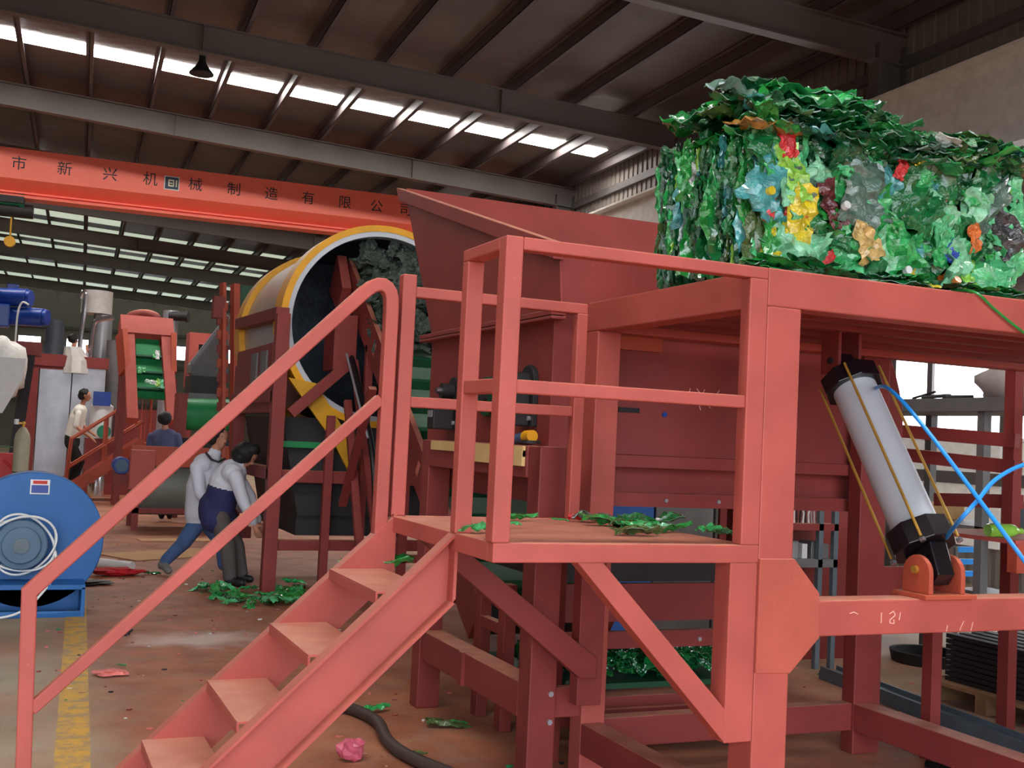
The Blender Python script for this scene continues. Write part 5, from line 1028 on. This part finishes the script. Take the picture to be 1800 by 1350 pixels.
# blue and grey cabinets seen through the gap under the breaker
p = at(1085, 935, 9.5); g = thing('control_cabinet', (p.x, p.y, 0), 'grey control cabinet with blue end seen through the gap under the breaker', 'cabinet')
MB().box(p.x-.3, p.y, 0, p.x+.35, p.y+.5, 1.6).build('blue_door', mat('cab_blue', (60, 110, 190), .5), g, .01); MB().box(p.x+.37, p.y, 0, p.x+.95, p.y+.5, 1.6).build('grey_door', M['steel_grey'], g, .01); MB().box(p.x+.97, p.y, 0, p.x+1.9, p.y+.5, 1.6).build('grey_door', M['grey_paint'], g, .01)

# ------------------------------------------------------------------ loose things on platform, stair and floor
def scrap(pos, xa, size, colr, label, group=None, tilt=.15, wid=.7, thick=.8, k=None, name='crushed_bottle', cat='bottle'):
    o = piece(None, pos, xa, Vector((rb.uniform(-tilt, tilt), rb.uniform(-tilt, tilt), 1)), size, thick, colr, k=k, wid=wid); o.name = name; return tag(o, label, cat, group)
rb = random.Random(21)
def plat(px, py, z=1.25):
    d = at(px, py, 1)-EYE; return EYE+d*((z-EYE.z)/d.z)
pz = 1.25
for (px, py, s, c, xa, lab) in ((838, 938, .17, 'emerald', (1, .2, 0), 'green crushed bottle on the platform corner behind the front post'), (905, 914, .16, 'leaf', (1, -.1, 0), 'flat green strip on the platform just right of the front post'), (925, 895, .26, 'grey', (1, .3, 0), 'dull green crushed bottle with red label at the back of the platform'), (962, 905, .16, 'red', (1, -.15, 0), 'red label scrap beside the dull green bottle on the platform'), (1010, 897, .30, 'deep', (1, -.3, 0), 'long dark green strip at the back edge of the platform'), (1008, 893, .16, 'white', (1, 0, 0), 'white film scrap at the back of the platform'), (1070, 925, .24, 'leaf', (1, -.2, 0), 'long green crushed bottle left in the pile on the platform'), (1112, 928, .24, 'deep', (1, .4, 0), 'dark green crushed bottle in the middle of the platform pile'), (1135, 932, .20, 'emerald', (1, -.4, 0), 'bright green crushed bottle in the platform pile'), (1150, 937, .15, 'pale', (1, .1, 0), 'pale bottle scrap in the platform pile'), (1180, 936, .18, 'leaf', (1, -.2, 0), 'green crushed bottle at the right end of the platform pile'), (1125, 942, .22, 'olive', (1, -.05, 0), 'olive crushed bottle at the front of the platform pile'), (1255, 938, .17, 'emerald', (1, .2, 0), 'green crushed bottle at the right end of the platform'), (1285, 944, .14, 'deep', (1, -.2, 0), 'dark green bottle scrap by the platform end post'), (985, 922, .08, 'leaf', (1, 0, 0), 'tiny green scrap on the middle of the platform'), (900, 929, .10, 'emerald', (1, .3, 0), 'small bright green scrap near the platform front post')):
    p = plat(px, py); scrap((p.x, min(p.y, 4.5), pz+.022), xa, s, c, lab)
p = plat(662, 996, 1.035); scrap((p.x, p.y, 1.06), (1, -.5, 0), .30, 'leaf', 'bright green flattened bottle on the top stair tread', wid=.8)
p = plat(640, 1068, .60); scrap((p.x+.1, p.y, .03), (1, .3, 0), .2, 'emerald', 'green crushed bottle on the floor behind the stair', tilt=.1)
p = plat(700, 940, 1.0)
# green pile on the floor by the bending man
for i in range(34):
    px, py = rb.uniform(375, 530), rb.uniform(1038, 1070)
    if i < 6: px, py = rb.uniform(335, 380), rb.uniform(1036, 1050)
    p = ground(px, py)
    scrap((p.x, p.y, .03+rb.random()*.03), (rb.uniform(-1, 1), rb.uniform(-1, 1), 0), rb.uniform(.18, .36), rb.choice(['emerald', 'leaf', 'deep', 'leaf', 'emerald', 'mint']), 'green crushed bottle in the heap on the floor by the bending man', 'heap of green bottles on the floor', tilt=.3)
p = ground(517, 1045); scrap((p.x, p.y, .13), (.2, 0, 1), .26, 'emerald', 'green bottle standing up at the right end of the floor heap', tilt=.2)
for (px, py, s, c, lab) in ((790, 1278, .26, 'olive', 'olive green flat bottle on the floor left of the machine post'), (722, 1332, .16, 'olive', 'mottled green scrap on the floor near the thick dark hose'), (213, 1174, .07, 'emerald', 'tiny green chip on the floor beside the pink scrap'), (265, 1010, .2, 'deep', 'dark green scrap on the floor left of the grey shoe'), (805, 1275, .1, 'leaf', 'small green chip beside the olive bottle on the floor')):
    p = ground(px, py); scrap((p.x, p.y, .02), (1, -.3, 0), s, c, lab)
def flat_scrap(px, py, s, m, name, lab, cat, h=.05, seed=1):
    p = ground(px, py); o = MB().ball((p.x, p.y, h*.4), s, s*.6, h, n=16, m=8, wob=.35, seed=seed).build(name, m); o.location.z = 0; tag(o, lab, cat)
flat_scrap(193, 1188, .10, M['pink_scrap'], 'film_scrap', 'pink film scrap on the floor beside the yellow line', 'scrap', .02); flat_scrap(616, 1338, .07, M['pink_film'], 'film_scrap', 'purple pink film scrap on the floor under the stair', 'scrap', .05, 4)
flat_scrap(205, 1012, .24, M['rag_red'], 'red_rag', 'crumpled dark red rag on the floor in front of the white pipe', 'rag', .04, 3); flat_scrap(220, 1118, .05, M['dark'], 'rubber_scrap', 'small dark scrap on the floor behind the lower stair rail', 'scrap', .03, 6)
flat_scrap(145, 1028, .22, M['dark'], 'rubber_mat', 'flat dark rubber scrap on the floor right of the blower', 'scrap', .02, 8)
a, b_ = ground(125, 992), ground(232, 1004); o = MB().cyl(a+Vector((0, 0, .05)), b_+Vector((0, 0, .05)), .05, n=18).build('white_pipe', M['white'], smooth=True); tag(o, 'white plastic pipe lying on the floor right of the blower', 'pipe')
for (px, py, w_, d_2, rz, lab) in ((300, 975, 1.5, .8, .5, 'large tan cardboard sheet lying on the floor left of the bending man'), (330, 950, 1.3, .35, .1, 'narrow tan cardboard strip on the floor behind the leaning man')):
    p = ground(px, py); c_1, s_1 = math.cos(rz), math.sin(rz); q_ = [(p.x+x*c_1-y*s_1, p.y+x*s_1+y*c_1, .004) for x, y in ((-w_/2, -d_2/2), (w_/2, -d_2/2), (w_/2*.9, d_2/2), (-w_/2, d_2/2))]
    o = MB().prism(q_, (0, 0, .008)).build('cardboard_sheet', M['card']); tag(o, lab, 'cardboard')
o = MB().tube(bez([(1.72, 6.42, .035), (1.84, 6.3, .035), (1.90, 6.0, .035), (1.84, 5.6, .035), (1.86, 5.3, .035), (1.95, 5.0, .035)]), .032, 10).build('thick_hose', mat('hose_brown', (70, 56, 50), .6), smooth=True); tag(o, 'thick dark hose lying on the floor under the stair', 'hose')

# chips of paint, plastic and dirt too many to count
fm = MB(); fm.cur = 1; rl = random.Random(33); LM = ['pink_scrap', 'white_cloth', 'dark', 'red_dark', 'sack_tan', 'green_strip']
for i in range(300):
    p = Vector((rl.uniform(.2, 2.6), rl.uniform(4.8, 16), 0)) if i < 240 else Vector((rl.uniform(4.4, 6.4), rl.uniform(4.2, 7.5), 0))
    s = rl.uniform(.006, .022); fm.cur = rl.choice([0, 0, 1, 2, 3, 3, 4, 4, 5]); an = rl.uniform(0, 6); q = [p+Vector((math.cos(an+k)*s*rl.uniform(.6, 1.3), math.sin(an+k)*s*rl.uniform(.5, 1), .001)) for k in (0, 1.4, 2.9, 4.6)]
    fm.prism(q, (0, 0, rl.uniform(.003, .010)))
fm.cur = 1
o = fm.build('floor_litter', [M[k] for k in LM]); tag(o, 'small chips of paint, plastic and dirt strewn over the floor', 'litter', kind='stuff')
